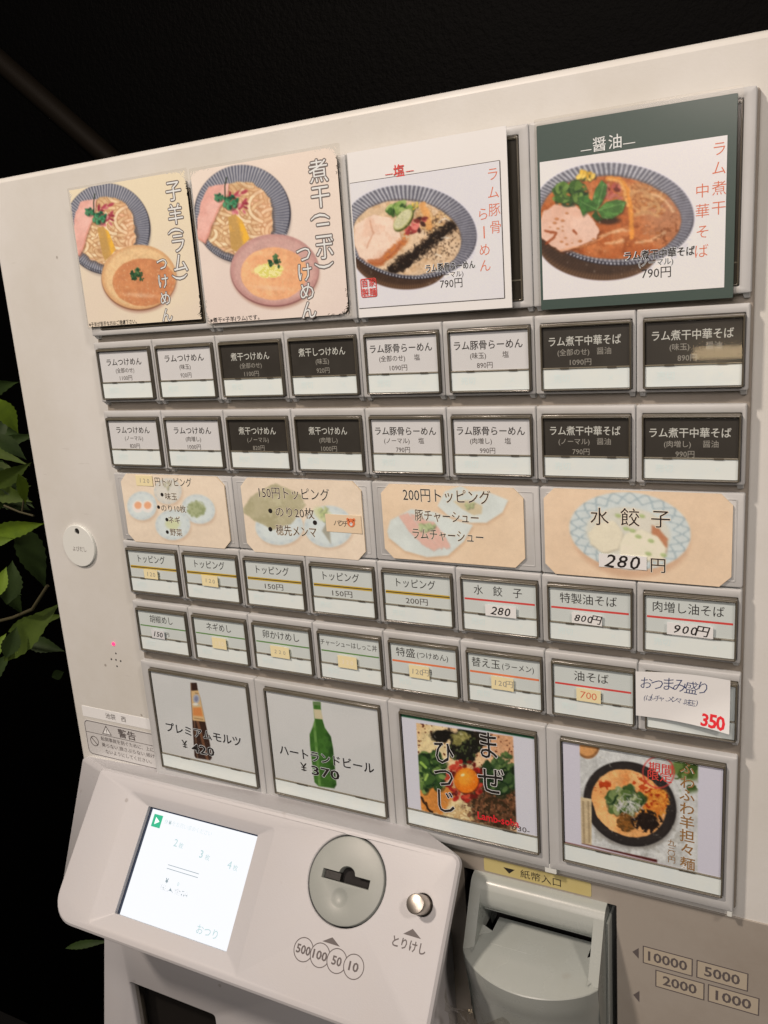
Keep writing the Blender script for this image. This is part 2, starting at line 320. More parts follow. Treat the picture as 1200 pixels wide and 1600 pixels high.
        mm = (mask * alpha)[..., None]; s.C = old * (1 - mm) + s.C * mm
    def rim(s, cx, cy, rx, ry, rot, inner, cols, nst, a0=0, w=None):
        """striped inner wall of a bowl; inner = (cx, cy, rx, ry) of the filling"""
        d, _, _ = s.edist(cx, cy, rx, ry, rot); m = 1 - sst(-s.px, s.px, d)
        ang = np.arctan2((s.Y - inner[1]) / inner[3], (s.X - inner[0]) / inner[2]); wv = (.5 + .5 * np.sin(ang * nst + .8 * vnoise(s.X / 30, s.Y / 30, 9))) ** 1.6
        base = np.asarray(cols[0], float) * (1 - wv[..., None]) + np.asarray(cols[1], float) * wv[..., None]
        s.C = s.C * (1 - m[..., None]) + base * m[..., None]; return d
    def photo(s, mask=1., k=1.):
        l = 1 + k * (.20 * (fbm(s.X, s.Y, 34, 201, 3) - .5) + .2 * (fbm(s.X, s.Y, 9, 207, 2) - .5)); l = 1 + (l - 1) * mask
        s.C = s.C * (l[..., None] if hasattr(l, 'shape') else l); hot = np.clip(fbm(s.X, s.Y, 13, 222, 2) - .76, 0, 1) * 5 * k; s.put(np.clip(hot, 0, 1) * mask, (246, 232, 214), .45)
    def blur(s, n=1):
        for _ in range(n):
            P = np.pad(s.C, ((1, 1), (1, 1), (0, 0)), 'edge'); s.C = (P[1:-1, 1:-1] * 4 + (P[:-2, 1:-1] + P[2:, 1:-1] + P[1:-1, :-2] + P[1:-1, 2:]) * 2 + P[:-2, :-2] + P[2:, 2:] + P[:-2, 2:] + P[2:, :-2]) / 16
    def build(s, name, m, parent, z, zfun=None, cut=None, grain=5):
        C = s.C + (RNG.random(s.C.shape[:2])[..., None] - .5) * grain; C = np.clip(C, 2, 255); A = np.clip(lin(C) / PAPER, .003, .9)
        H, W = s.gx.shape; Z = np.full(s.gx.shape, float(z)) if zfun is None else zfun(s.gx, s.gv)
        off = np.array(world_off(parent)); co = np.stack([s.gx * .001, Z * .001, -s.gv * .001], -1).reshape(-1, 3) - off
        idx = np.arange(H * W).reshape(H, W); q = np.stack([idx[:-1, :-1], idx[:-1, 1:], idx[1:, 1:], idx[1:, :-1]], -1).reshape(-1, 4)
        if cut is not None: k = cut((s.gx[:-1, :-1] + s.gx[1:, 1:]) / 2, (s.gv[:-1, :-1] + s.gv[1:, 1:]) / 2).reshape(-1); q = q[k]
        me = bpy.data.meshes.new(name); me.vertices.add(len(co)); me.vertices.foreach_set('co', co.reshape(-1)); me.loops.add(q.size); me.loops.foreach_set('vertex_index', q.reshape(-1).astype(np.int32))
        me.polygons.add(len(q)); me.polygons.foreach_set('loop_start', np.arange(0, q.size, 4, dtype=np.int32)); me.update(); me.validate()
        at = me.color_attributes.new('ink', 'FLOAT_COLOR', 'POINT'); rgba = np.ones((len(co), 4), np.float32); rgba[:, :3] = A.reshape(-1, 3); at.data.foreach_set('color', rgba.reshape(-1))
        me.polygons.foreach_set('use_smooth', [True] * len(q)); me.materials.append(m)
        o = bpy.data.objects.new(name, me); COL.objects.link(o); o.parent = parent; return o
#@@SETTING
# ------------------------------------------------------------------ the setting
w = MB(); w.add([(-6000, -2500, 620), (6000, -2500, 620), (6000, 1500, 620), (-6000, 1500, 620)], [(0, 1, 2, 3)]); tag(w.build('back_wall', M['wall']), kind='structure')
w = MB(); w.add([(-6000, 1500, -4000), (6000, 1500, -4000), (6000, 1500, 620), (-6000, 1500, 620)], [(0, 1, 2, 3)]); tag(w.build('floor', M['floor']), kind='structure')
def tube(mb, pts, r, n=8):
    P = [Vector(p) for p in pts]; R = []
    for i, p in enumerate(P):
        t = (P[min(i + 1, len(P) - 1)] - P[max(i - 1, 0)]).normalized(); u = t.orthogonal().normalized() if i == 0 else (u - t * u.dot(t)).normalized(); w_ = t.cross(u); rr_ = r[i] if isinstance(r, (list, tuple)) else r
        R.append([tuple(p + (u * math.cos(a * 2 * math.pi / n) + w_ * math.sin(a * 2 * math.pi / n)) * rr_) for a in range(n)])
    mb.rings(R, True, True); return mb
# ------------------------------------------------------------------ ticket machine
TM = empty('ticket_machine', 200, 700, 60)
tag(TM, 'off-white food ticket vending machine covered in Japanese menu buttons', 'ticket machine')
def body():
    m = MB(); n = 5
    def ring(d, z, r): d *= .55; return [(a, b, z) for a, b in rr(-83 + d, 486 - d, -162.5 + d, 900 - d, max(r - d, .5), n)]
    R = [ring(0, 330, 9), ring(0, 16, 9)] + [ring(8 * (1 - math.cos(t)), 16 - 8 * math.sin(t), 9) for t in (.35, .7, 1.05, 1.35, math.pi / 2)]
    m.rings(R, True, False)
    # front sheet down to the lower plate
    q = [p for p in ring(8, 8, 9)]
    q = [(x, min(v, 276), z) for x, v, z in q]
    k = len(m.v); m.add(q, [tuple(range(len(q)))])
    return m.build('body', M['body'], TM, smooth=50)
body()
def lower_plate():
    m = MB(); m.frame((-75, 478, 275.2, 892), (247, 342, 287, 392), 8.1, 7.2, .3, 1, .6, zi=60)
    m.build('lower_plate', M['plate'], TM)
lower_plate()
# base of the button field
MB().slab(5.2, 405.8, -138.6, 267.6, 7.9, 4.2, 1, .6).build('button_rail', M['rail'], TM, smooth=40)
ROWS = {'R1': (-45.2, -11.8), 'R2': (0, 33.1), 'R3': (90.2, 123.8), 'R4': (134.2, 167.8)}
SHIFT = {'R1': -.2, 'R2': -.7, 'R3': -.1, 'R4': 1.0}
PX = (8.5, 3.3)
LIFT = {'R1': 0., 'R2': .4, 'R3': .9, 'R4': 1.1}
def module(x0, x1, v0, v1, hole, z=0., label=None, name='menu_button'):
    m = MB(); m.frame((x0, x1, v0, v1), hole, 4.3, z, .55, .9, .5, zi=4.3)
    for s in ((x0 + 1, x0 + 4.0), (x1 - 3.4, x1 - .5)):                       # small moulded feet under the frame
        m.add([(s[0], v1 - .3, z + .6), (s[1], v1 - .3, z + .6), (s[1] - .4, v1 + 2.0, z + 2.6), (s[0] + .4, v1 + 2.0, z + 2.6), (s[0], v1 - .3, 4.2), (s[1], v1 - .3, 4.2), (s[1], v1 + 2.0, 4.2), (s[0], v1 + 2.0, 4.2)],
              [(0, 1, 2, 3), (0, 3, 7, 4), (1, 5, 6, 2), (3, 2, 6, 7)])
    o = m.build(name, M['module'], TM, smooth=40)
    if label: o['label'] = label
    return o
PROT = 2.4
def bezel_and_window(o, h, split, kind, cover=True, prot=PROT):
    x0, x1, v0, v1 = h; iw = .95; it = 2.0; zf = -prot; ZL = -.9 + (PROT - prot)
    MB().frame((x0 + .12, x1 - .12, v0 + .12, v1 - .12), (x0 + iw, x1 - iw, v0 + it, v1 - iw), 4.2, zf, .35, .9, .5, zi=.6).build('bezel', M['bezel'], o, smooth=40)
    b = MB(); b.slab(x0 + .6, x1 - .6, v0 + .6, v1 - .6, 1.6, .5, .5, .1); b.build('button_back', M['bezel_in'], o)
    m = MB(); tube(m, [(x0 + .8, v0 + 1.25, zf - .02), (x1 - .8, v0 + 1.25, zf - .02)], .16, 6); m.build('bezel_ridge', M['ridge'], o, smooth=60)
    if kind: MB().slab(x0 + iw + .25, x1 - iw - .25, v0 + it + .3, split - .35, .45, ZL + .05, .3, .1, 1).build('label_card', kind, o)
    MB().slab(x0 + iw + .1, x1 - iw - .1, split + .45, v1 - iw - .15, .45, ZL - .25, .3, .15, 1).build('status_window', M['status'], o)
    d = MB(); d.slab(x0 + iw, x1 - iw, split - .32, split + .38, .4, ZL - .7, .2, .15, 1)
    d.build('divider', M['ridge'], o)
    wd = x1 - x0
    for f in (.22, .74): MB().slab(x0 + wd * f, x0 + wd * (f + .10), split - .42, split + .5, ZL - .6, ZL - .85, .1, .1, 1).build('latch', M['bezel'], o)
    if cover:
        MB().slab(x0 + iw - .1, x1 - iw + .1, v0 + it - .1, split + .1, -1.5, -2.05, .4, .2, 1).build('cover', M['cover'], o)
ZL = -.9
def small_hole(i, row): t, b = ROWS[row]; b -= LIFT[row]; s = SHIFT[row]; return (i * 50 + PX[0] + s, (i + 1) * 50 + PX[1] + s, t, b)
def small_module(i, row, label): 
    h = small_hole(i, row); s = SHIFT[row] * .5
    return module(5.22 + 50 * i + s, 54.78 + 50 * i + s, h[2] - 4.1, h[3] + 1.6, h, label=label), h
W_, K_ = 'label_white', 'label_black'
TOP = [('R1', W_, ['ラムつけめん', '(全部のせ)', '', '1100円'], 30), ('R1', W_, ['ラムつけめん', '(味玉)', '', '920円'], 31), ('R1', K_, ['煮干つけめん', '(全部のせ)', '', '1100円'], 28),
       ('R1', K_, ['煮干しつけめん', '(味玉)', '', '920円'], 31), ('R1', W_, ['ラム豚骨らーめん', '(全部のせ)', '塩', '1090円'], 37.5), ('R1', W_, ['ラム豚骨らーめん', '(味玉)', '塩', '890円'], 37.5),
       ('R1', K_, ['ラム煮干中華そば', '(全部のせ)', '醤油', '1090円'], 35.5), ('R1', K_, ['ラム煮干中華そば', '(味玉)', '醤油', '890円'], 36),
       ('R2', W_, ['ラムつけめん', '(ノーマル)', '', '820円'], 29), ('R2', W_, ['ラムつけめん', '(肉増し)', '', '1000円'], 30), ('R2', K_, ['煮干つけめん', '(ノーマル)', '', '820円'], 27.5),
       ('R2', K_, ['煮干つけめん', '(肉増し)', '', '1000円'], 26), ('R2', W_, ['ラム豚骨らーめん', '(ノーマル)', '塩', '790円'], 37.5), ('R2', W_, ['ラム豚骨らーめん', '(肉増し)', '塩', '990円'], 38),
       ('R2', K_, ['ラム煮干中華そば', '(ノーマル)', '醤油', '790円'], 35.5), ('R2', K_, ['ラム煮干中華そば', '(肉増し)', '醤油', '990円'], 37)]
for k, (row, kind, t, w_) in enumerate(TOP):
    i = k % 8; o, h = small_module(i, row, ('black' if kind == K_ else 'white') + ' menu button reading ' + t[0] + ' ' + t[3])
    sp = h[3] - 11.3; bezel_and_window(o, h, sp, M[kind]); cx = (h[0] + h[1]) / 2 - .4
    ink = M['ink'] if kind == W_ else M['ink_dim']; ik2 = M['ink_soft'] if kind == W_ else M['ink_pale']; z = ZL; v = h[2]
    jv = random.Random(k).uniform(-.5, .5)
    txt(t[0], cx, v + 8.8 + jv, 5.1, ink, o, z, w=w_, bold=.008); dx = -5.5 if t[2] else 0
    txt(t[1], cx + dx, v + 14.2 + jv, 3.5, ik2, o, z, bold=.004)
    if t[2]: txt(t[2], cx + 9.5, v + 14.1 + jv, 3.7, ik2, o, z)
    txt(t[3], cx - (0 if not t[2] else 2), v + 19.2 + jv * .6, 3.7, ik2, o, z, name='price', w=2.0 * len(t[3]) + .6)
    g = MB(); g.add([(h[0] + 6, h[3] - 8, ZL - .3), (h[0] + 16, h[3] - 8.3, ZL - .3), (h[0] + 17, h[3] - 5, ZL - .3), (h[0] + 7, h[3] - 4.6, ZL - .3)], [(0, 1, 2, 3)])
    txt('×', h[1] - 10, h[3] - 6.2, 6.5, M['ghost'], o, ZL - .3, name='cross_mark', bold=-.02)
    txt('売切', h[0] + 10.5, h[3] - 6.2, 4.2, M['ghost'], o, ZL - .3, name='status_mark', bold=.02)
LOW = [('R3', 'トッピング', 'yellow', None, 24), ('R3', 'トッピング', 'yellow', None, 25), ('R3', 'トッピング', 'yellow', '150円', 25), ('R3', 'トッピング', 'yellow', '150円', 25.5), ('R3', 'トッピング', 'yellow', '200円', 25),
       ('R3', '水　餃　子', 'red', None, 28), ('R3', '特製油そば', 'red', None, 30), ('R3', '肉増し油そば', 'red', None, 34),
       ('R4', '胡椒めし', 'green', None, 20.5), ('R4', 'ネギめし', 'green', None, 20.5), ('R4', '卵かけめし', 'green', None, 28), ('R4', 'チャーシューはしっこ丼', 'green', None, 40),
       ('R4', '特盛(つけめん)', 'orange', None, 34), ('R4', '替え玉(ラーメン)', 'orange', None, 37), ('R4', '油そば', 'red', None, 18.5), ('R4', '', None, None, 0)]
NTH = ['leftmost', 'second', 'third', 'fourth', 'fifth']
BTN = {}
for k, (row, t, c, pr, w_) in enumerate(LOW):
    i = k % 8
    o, h = small_module(i, row, ('grey label button reading ' + t.replace('　', '') + (' ' + pr if pr else '') + ' over a ' + c + ' line') if t else 'button half hidden behind a handwritten paper slip')
    BTN[(row, i)] = h; sp = h[3] - 11.0; bezel_and_window(o, h, sp, M['label_grey'], cover=bool(t)); cx = (h[0] + h[1]) / 2 - .6; v = h[2]; z = ZL
    if not t: continue
    if '(' in t:
        a, b = t.split('('); wa = {'特盛': 12.5, '替え玉': 17}[a]; txt(a, cx - w_ / 2 + wa / 2, v + 7.6, 6.3, M['ink'], o, z, w=wa); txt('(' + b, cx + wa / 2 + .5, v + 7.9, 4.6, M['ink'], o, z, w=w_ - wa - 1.5)
    else: txt(t, cx, v + 7.8, 4.4 if len(t) > 8 else 6.2, M['ink'], o, z, w=w_)
    s = MB(); x0, x1 = h[0] + 1.95, h[1] - 1.95
    if c == 'yellow':
        for q in (0, 1.25): s.add([(x0, v + 13.0 + q, ZL + .01), (x1, v + 13.0 + q, ZL + .01), (x1, v + 13.75 + q, ZL + .01), (x0, v + 13.75 + q, ZL + .01)], [(0, 1, 2, 3)])
        s.build('stripe', M['yellow_line'], o); s = MB()
        s.add([(x0, v + 13.7, ZL - .005), (x1, v + 13.7, ZL - .005), (x1, v + 14.3, ZL - .005), (x0, v + 14.3, ZL - .005)], [(0, 1, 2, 3)]); s.build('stripe', M['ink_soft'], o)
    else:
        hh = {'red': 1.1, 'orange': 1.2, 'green': .9}[c]; s.add([(x0, v + 12.9, ZL + .01), (x1, v + 12.9, ZL + .01), (x1, v + 12.9 + hh, ZL + .01), (x0, v + 12.9 + hh, ZL + .01)], [(0, 1, 2, 3)])
        s.build('stripe', M[{'red': 'red', 'orange': 'orange_line', 'green': 'green_line'}[c]], o)
    if pr: txt(pr, cx, v + 18.4, 4.6, M['ink_soft'], o, z, name='price', w=14)
    elif k in (8,): txt('円', cx + 4, v + 18.2, 3.6, M['ink_soft'], o, z, name='price')
    elif k not in (5, 6, 7): txt('円', cx + 4.2, v + 18.2, 3.8, M['ink'], o, z, name='price')
    txt('売切', h[0] + 9.5, h[3] - 6.2, 4.2, M['ghost'], o, ZL - .3, name='status_mark', bold=.02)
    txt('×', h[1] - 10, h[3] - 6.2, 6.0, M['ghost'], o, ZL - .3, name='cross_mark', bold=-.02)
# double-width modules behind the topping signs
for j in range(4):
    x0 = 5.2 + 100 * j; m = MB(); m.slab(x0, x0 + 99.6, 38.3, 85.2, 4.3, .9, 1, .6); m.frame((x0 + 3, x0 + 96.6, 41, 82.5), (x0 + 3.7, x0 + 95.9, 41.7, 81.8), 1.0, .72, .1, .8, .5)
    m.build('sign_holder', M['module'], TM, smooth=40)
# large buttons
def big(j, v0, v1, lab, kind, name='menu_button', bb=None):
    x0 = 5.15 + 100 * j; h = (100 * j + 13.4, 100 * j + 99.8, v0 + 4.3, v1 - 8.4 if bb is None else bb)
    o = module(x0, x0 + 99.7, v0, v1, h, label=lab, name=name); return o, h
BIG = []
for j, lab in enumerate(['large button with a brown beer bottle and ¥420', 'large button with a green beer bottle and ¥370', 'large button with a photo of egg yolk, greens and noodles', 'large button with a photo of tantan noodles in a black bowl']):
    o, h = big(j, 175.9, 267.2, lab, None); bezel_and_window(o, h, h[3] - 11.6, None, cover=False); BIG.append((o, h))
    c = MB(); c.slab(100 * j + 102, 100 * j + 109 if j < 3 else 100 * j + 104.5, 264.6, 270.5, 4.2, .3, .4, .3, 1)
    c.build('clip', M['badge'], TM)
for j in range(4):
    o, h = big(j, -138.8, -53.6, 'large picture button behind a menu poster', None, 'picture_button', bb=-57)
    bezel_and_window(o, h, h[3] - 10.2, M['bezel_in'], cover=False, prot=.5)
#@@DETAILS
# ------------------------------------------------------------------ console
def console():
    # rounded front face with openings for display, coin plate and knob; sides run back to the body
    bm = bmesh.new(); n = 8
    def outline(d):
        r = [16, 8, 7, 8]; x0, x1, s0, s1 = -36.5 + d, 256 - d, 0 + d, 107 - d; out = []
        for cx, cs, a, q in ((x1, s0, -90, 7), (x1, s1, 0, 9), (x0, s1, 90, 20), (x0, s0, 180, 5)):
            q = max(q - d, 1); px = cx - q if a in (-90, 0) else cx + q; ps = cs + q if a in (-90, 180) else cs - q
            for k in range(n + 1): t = math.radians(a + 90 * k / n); out.append((px + q * math.cos(t), ps + q * math.sin(t)))
        return out
    def back(p):
        x, s = p; v = V0 + s * CT; u = max(0, min(1, s / 107)); f = max(0, min(1, (10 - x) / 46.5))
        g_ = max(0, min(1, (x - 200) / 56))
        return (x - f * 44 * (1 - .35 * u) - 46 * g_, v + 10 * u * u + 13 * f * (1 - u), 8 - 34 * u * f)
    rings = [[face_tf(x, s, 0) for x, s in outline(4.5)], [face_tf(x, s, .5) for x, s in outline(2.2)], [face_tf(x, s, 2.0) for x, s in outline(.6)], [face_tf(x, s, 4.5) for x, s in outline(0)], [back(p) for p in outline(0)]]
    def addring(r): return [bm.verts.new(B(*p)) for p in r]
    R = [addring(r) for r in rings]; N = len(R[0])
    for a, b in zip(R[:-1], R[1:]):
        for i in range(N): bm.faces.new((a[i], a[(i + 1) % N], b[(i + 1) % N], b[i]))
    edges = [bm.edges.get((R[0][i], R[0][(i + 1) % N])) for i in range(N)]
    def hole(pts, rings2):
        Q = [addring([face_tf(x, s, 0) for x, s in pts])] + [addring([face_tf(x, s, z) for x, s in p2]) for p2, z in rings2]; K = len(pts)
        for a, b in zip(Q[:-1], Q[1:]):
            for i in range(K): bm.faces.new((a[i], a[(i + 1) % K], b[(i + 1) % K], b[i]))
        edges.extend(bm.edges.new((Q[0][i], Q[0][(i + 1) % K])) if not bm.edges.get((Q[0][i], Q[0][(i + 1) % K])) else bm.edges.get((Q[0][i], Q[0][(i + 1) % K])) for i in range(K))
    hole(rr(-1, 127, 11, 101, 3, 3), [(rr(.4, 125.6, 12.2, 99.8, 2.5, 3), .5), (rr(15.2, 111.2, 18.6, 90.6, .6, 3), 5.6), (rr(15.2, 111.2, 18.6, 90.6, .6, 3), 9.5)])
    def circ(cx, cs, r, k=48): return [(cx + r * math.cos(t * 2 * math.pi / k), cs + r * math.sin(t * 2 * math.pi / k)) for t in range(k)]
    hole(circ(185.4, 30.7, 27.6), [(circ(185.4, 30.7, 27.0), .5), (circ(185.4, 30.7, 26.8), 5)])
    hole(circ(237.8, 32.4, 6.9, 32), [(circ(237.8, 32.4, 6.5, 32), .4), (circ(237.8, 32.4, 6.5, 32), 6)])
    bmesh.ops.triangle_fill(bm, use_beauty=True, use_dissolve=False, edges=edges)
    bmesh.ops.recalc_face_normals(bm, faces=bm.faces)
    me = bpy.data.meshes.new('console'); off = world_off(TM)
    for v in bm.verts: v.co -= off
    bm.to_mesh(me); bm.free(); me.polygons.foreach_set('use_smooth', [True] * len(me.polygons)); me.set_sharp_from_angle(angle=math.radians(28)); me.materials.append(M['console'])
    o = bpy.data.objects.new('console', me); COL.objects.link(o); o.parent = TM; return o
CON = console()
F = lambda: MB(face_tf)
F().box(14, 113, 17, 92, 8.4, 9.4).build('screen_frame', M['frame_dark'], CON)
SCR = F().box(18.6, 111.0, 19.6, 90.4, 7.0, 8.3).build('display', M['screen'], CON)
g = F(); g.add([(21.5, 22.5, 6.9), (29.5, 22.5, 6.9), (29.5, 31, 6.9), (21.5, 31, 6.9)], [(0, 1, 2, 3)]); g.build('icon', M['scr_green'], CON)
g = F(); g.add([(23.8, 24.3, 6.8), (27.8, 26.8, 6.8), (23.8, 29.2, 6.8)], [(0, 1, 2)]); g.build('icon_arrow', M['scr_white'], CON)
def st(s, x, y, sz, m, **k): txt(s, x, y, sz, M[m], CON, 6.85, name='display_lettering', tf=face_tf, **k)
st('食券をお買い求めください', 53, 25.6, 3.6, 'scr_pale', w=42, bold=-.02); st('¥', 37, 25.6, 3.4, 'scr_grey'); st('2', 47, 37, 7, 'scr_pale'); st('枚', 52, 38, 4, 'scr_pale'); st('3', 70.5, 39.4, 7, 'scr_pale', bold=.01); st('枚', 76, 40.6, 4, 'scr_pale')
st('4', 95, 41, 7, 'scr_pale'); st('枚', 100, 42, 4, 'scr_pale'); st('おつり', 92, 83.5, 6.5, 'scr_pale', w=17); st('¥', 49, 61.6, 4.2, 'scr_grey', bold=.02); st('0', 59, 61.5, 3.4, 'scr_pale'); st('投入金額', 57, 66.3, 4.2, 'scr_grey', bold=-.03, w=24)
g = F()
for s in (51.6, 54.0): g.add([(46, s, 6.85), (73, s, 6.85), (73, s + .35, 6.85), (46, s + .35, 6.85)], [(0, 1, 2, 3)])
g.build('display_line', M['scr_grey'], CON)
# coin plate with a real slot
def coin_plate():
    bm = bmesh.new(); off = world_off(CON)
    def ring(pts, z): return [bm.verts.new(B(*face_tf(x, s, z)) - off) for x, s in pts]
    def circ(cx, cs, r, k=56, a0=0, a1=2 * math.pi, close=True): return [(cx + r * math.cos(a0 + (a1 - a0) * t / k), cs + r * math.sin(a0 + (a1 - a0) * t / (k if close else k))) for t in range(k)]
    c = (185.4, 30.7); R = [ring(circ(*c, 26.0), 4.8), ring(circ(*c, 26.0), .6), ring(circ(*c, 25.6), -.2), ring(circ(*c, 24.8), -.5)]
    for a, b in zip(R[:-1], R[1:]):
        for i in range(len(a)): bm.faces.new((a[i], a[(i + 1) % len(a)], b[(i + 1) % len(b)], b[i]))
    edges = [bm.edges.get((R[-1][i], R[-1][(i + 1) % len(R[-1])])) for i in range(len(R[-1]))]
    # slot outline with the thumb notch on top
    sl = [(168.2, 27.0)] + [(179.3, 27.0)] + [(185.3 + 5.6 * math.cos(t), 27.0 + 4.6 * math.sin(t)) for t in [math.pi + .1 + (math.pi - .2) * k / 10 for k in range(11)]] + [(191.2, 27.0), (201.8, 27.0), (201.8, 32.6), (168.2, 32.6)]
    Q = [ring(sl, -.5), ring([(185 + (x - 185) * .975, 29.9 + (s - 29.9) * .93) for x, s in sl], .3), ring([(185 + (x - 185) * .975, 29.9 + (s - 29.9) * .93) for x, s in sl], 4.5)]
    for a, b in zip(Q[:-1], Q[1:]):
        for i in range(len(a)): bm.faces.new((a[i], a[(i + 1) % len(a)], b[(i + 1) % len(b)], b[i]))
    edges += [bm.edges.get((Q[0][i], Q[0][(i + 1) % len(sl)])) or bm.edges.new((Q[0][i], Q[0][(i + 1) % len(sl)])) for i in range(len(sl))]
    # thumb dimple below the slot
    cd = (183.6, 41.2); D = [ring(circ(*cd, 6.2 * q, 24), -.5 + dz) for q, dz in ((1, 0), (.86, .25), (.66, .9), (.4, 1.5), (.15, 1.8))]
    for a, b in zip(D[:-1], D[1:]):
        for i in range(24): bm.faces.new((a[i], a[(i + 1) % 24], b[(i + 1) % 24], b[i]))
    bm.faces.new(D[-1]); edges += [bm.edges.new((D[0][i], D[0][(i + 1) % 24])) if not bm.edges.get((D[0][i], D[0][(i + 1) % 24])) else bm.edges.get((D[0][i], D[0][(i + 1) % 24])) for i in range(24)]
    bmesh.ops.triangle_fill(bm, use_beauty=True, use_dissolve=False, edges=edges); bmesh.ops.recalc_face_normals(bm, faces=bm.faces)
    me = bpy.data.meshes.new('coin_plate'); bm.to_mesh(me); bm.free(); me.polygons.foreach_set('use_smooth', [True] * len(me.polygons)); me.set_sharp_from_angle(angle=math.radians(35)); me.materials.append(M['coin'])
    o = bpy.data.objects.new('coin_plate', me); COL.objects.link(o); o.parent = CON
coin_plate()
F().box(160, 210, 5, 56, 5.2, 6.2).build('coin_slot_back', M['black'], CON)
F().box(231, 245, 25, 40, 6.2, 7).build('knob_well', M['black'], CON)
g = F(); g.box(169.6, 180.4, 27.7, 32.0, 1.5, 4.4); g.build('coin_shutter', M['dark_plastic'], CON)
k = F(); k.cyl(237.6, 32.3, 5.6, 6, -11.5, 40, .5); k.build('return_knob', M['steel'], CON, smooth=35)
def tri(mb, pts, z): mb.add([(a, b, z) for a, b in pts], [(0, 1, 2)])
g = F(); tri(g, [(185.1, 63.3), (179.0, 67), (191.3, 67)], -.06); tri(g, [(234.9, 46.2), (229.6, 50.2), (241.2, 50.2)], -.06); g.build('arrow_mark', M['ink_grey'], CON)
for q, (cx, s) in zip(('500', '100', '50', '10'), ((167.8, 74.6), (179.6, 74.7), (191.4, 74.8), (203.0, 74.9))):
    txt(q, cx, s, 6.8, M['ink_grey'], CON, -.08, name='coin_lettering', tf=face_tf, w={3: 10.0, 2: 6.6}[len(q)], bold=.025)
for k, cx in enumerate((167.8, 179.6, 191.4, 203.0)):
    g = F(); cs = 74.6 + .1 * k; a = (-2.9, 6.0)
    if k == 3: angs = [i * 2 * math.pi / 40 for i in range(41)]
    else: angs = [math.radians(36) + i * (math.radians(288)) / 36 for i in range(37)]
    if k < 3: angs = [math.radians(28) + i * math.radians(304) / 36 for i in range(37)]
    g.rings([[(cx + r * math.cos(t), cs + r * math.sin(t), -.07) for t in angs] for r in (6.9, 6.35)], closed=False); g.build('coin_ring', M['ink_grey'], CON)
txt('とりけし', 234.6, 55.3, 6.6, M['ink_grey'], CON, -.06, name='cancel_lettering', tf=face_tf, w=21.5, bold=.02)
# lower housing under the console
def lower_housing():
    m = MB(); zf = -34
    zf = -20; m.frame((-64, 236, 336, 900), (-37, 47, 451, 560), 8, zf, 2, 5, 2, zi=-12)
    m.v = [(x - (v - 441) * .2 if x < -40 else x, v, z) for x, v, z in m.v]
    m.build('lower_housing', M['console'], TM, smooth=40)
    MB().box(-42, 52, 446, 566, -2, 0).build('return_tray_back', M['black'], TM)
    MB().slab(-36.6, 46.6, 451.4, 559.6, -14, -16, 2, .6).build('return_tray_flap', M['bag'], TM)
lower_housing()
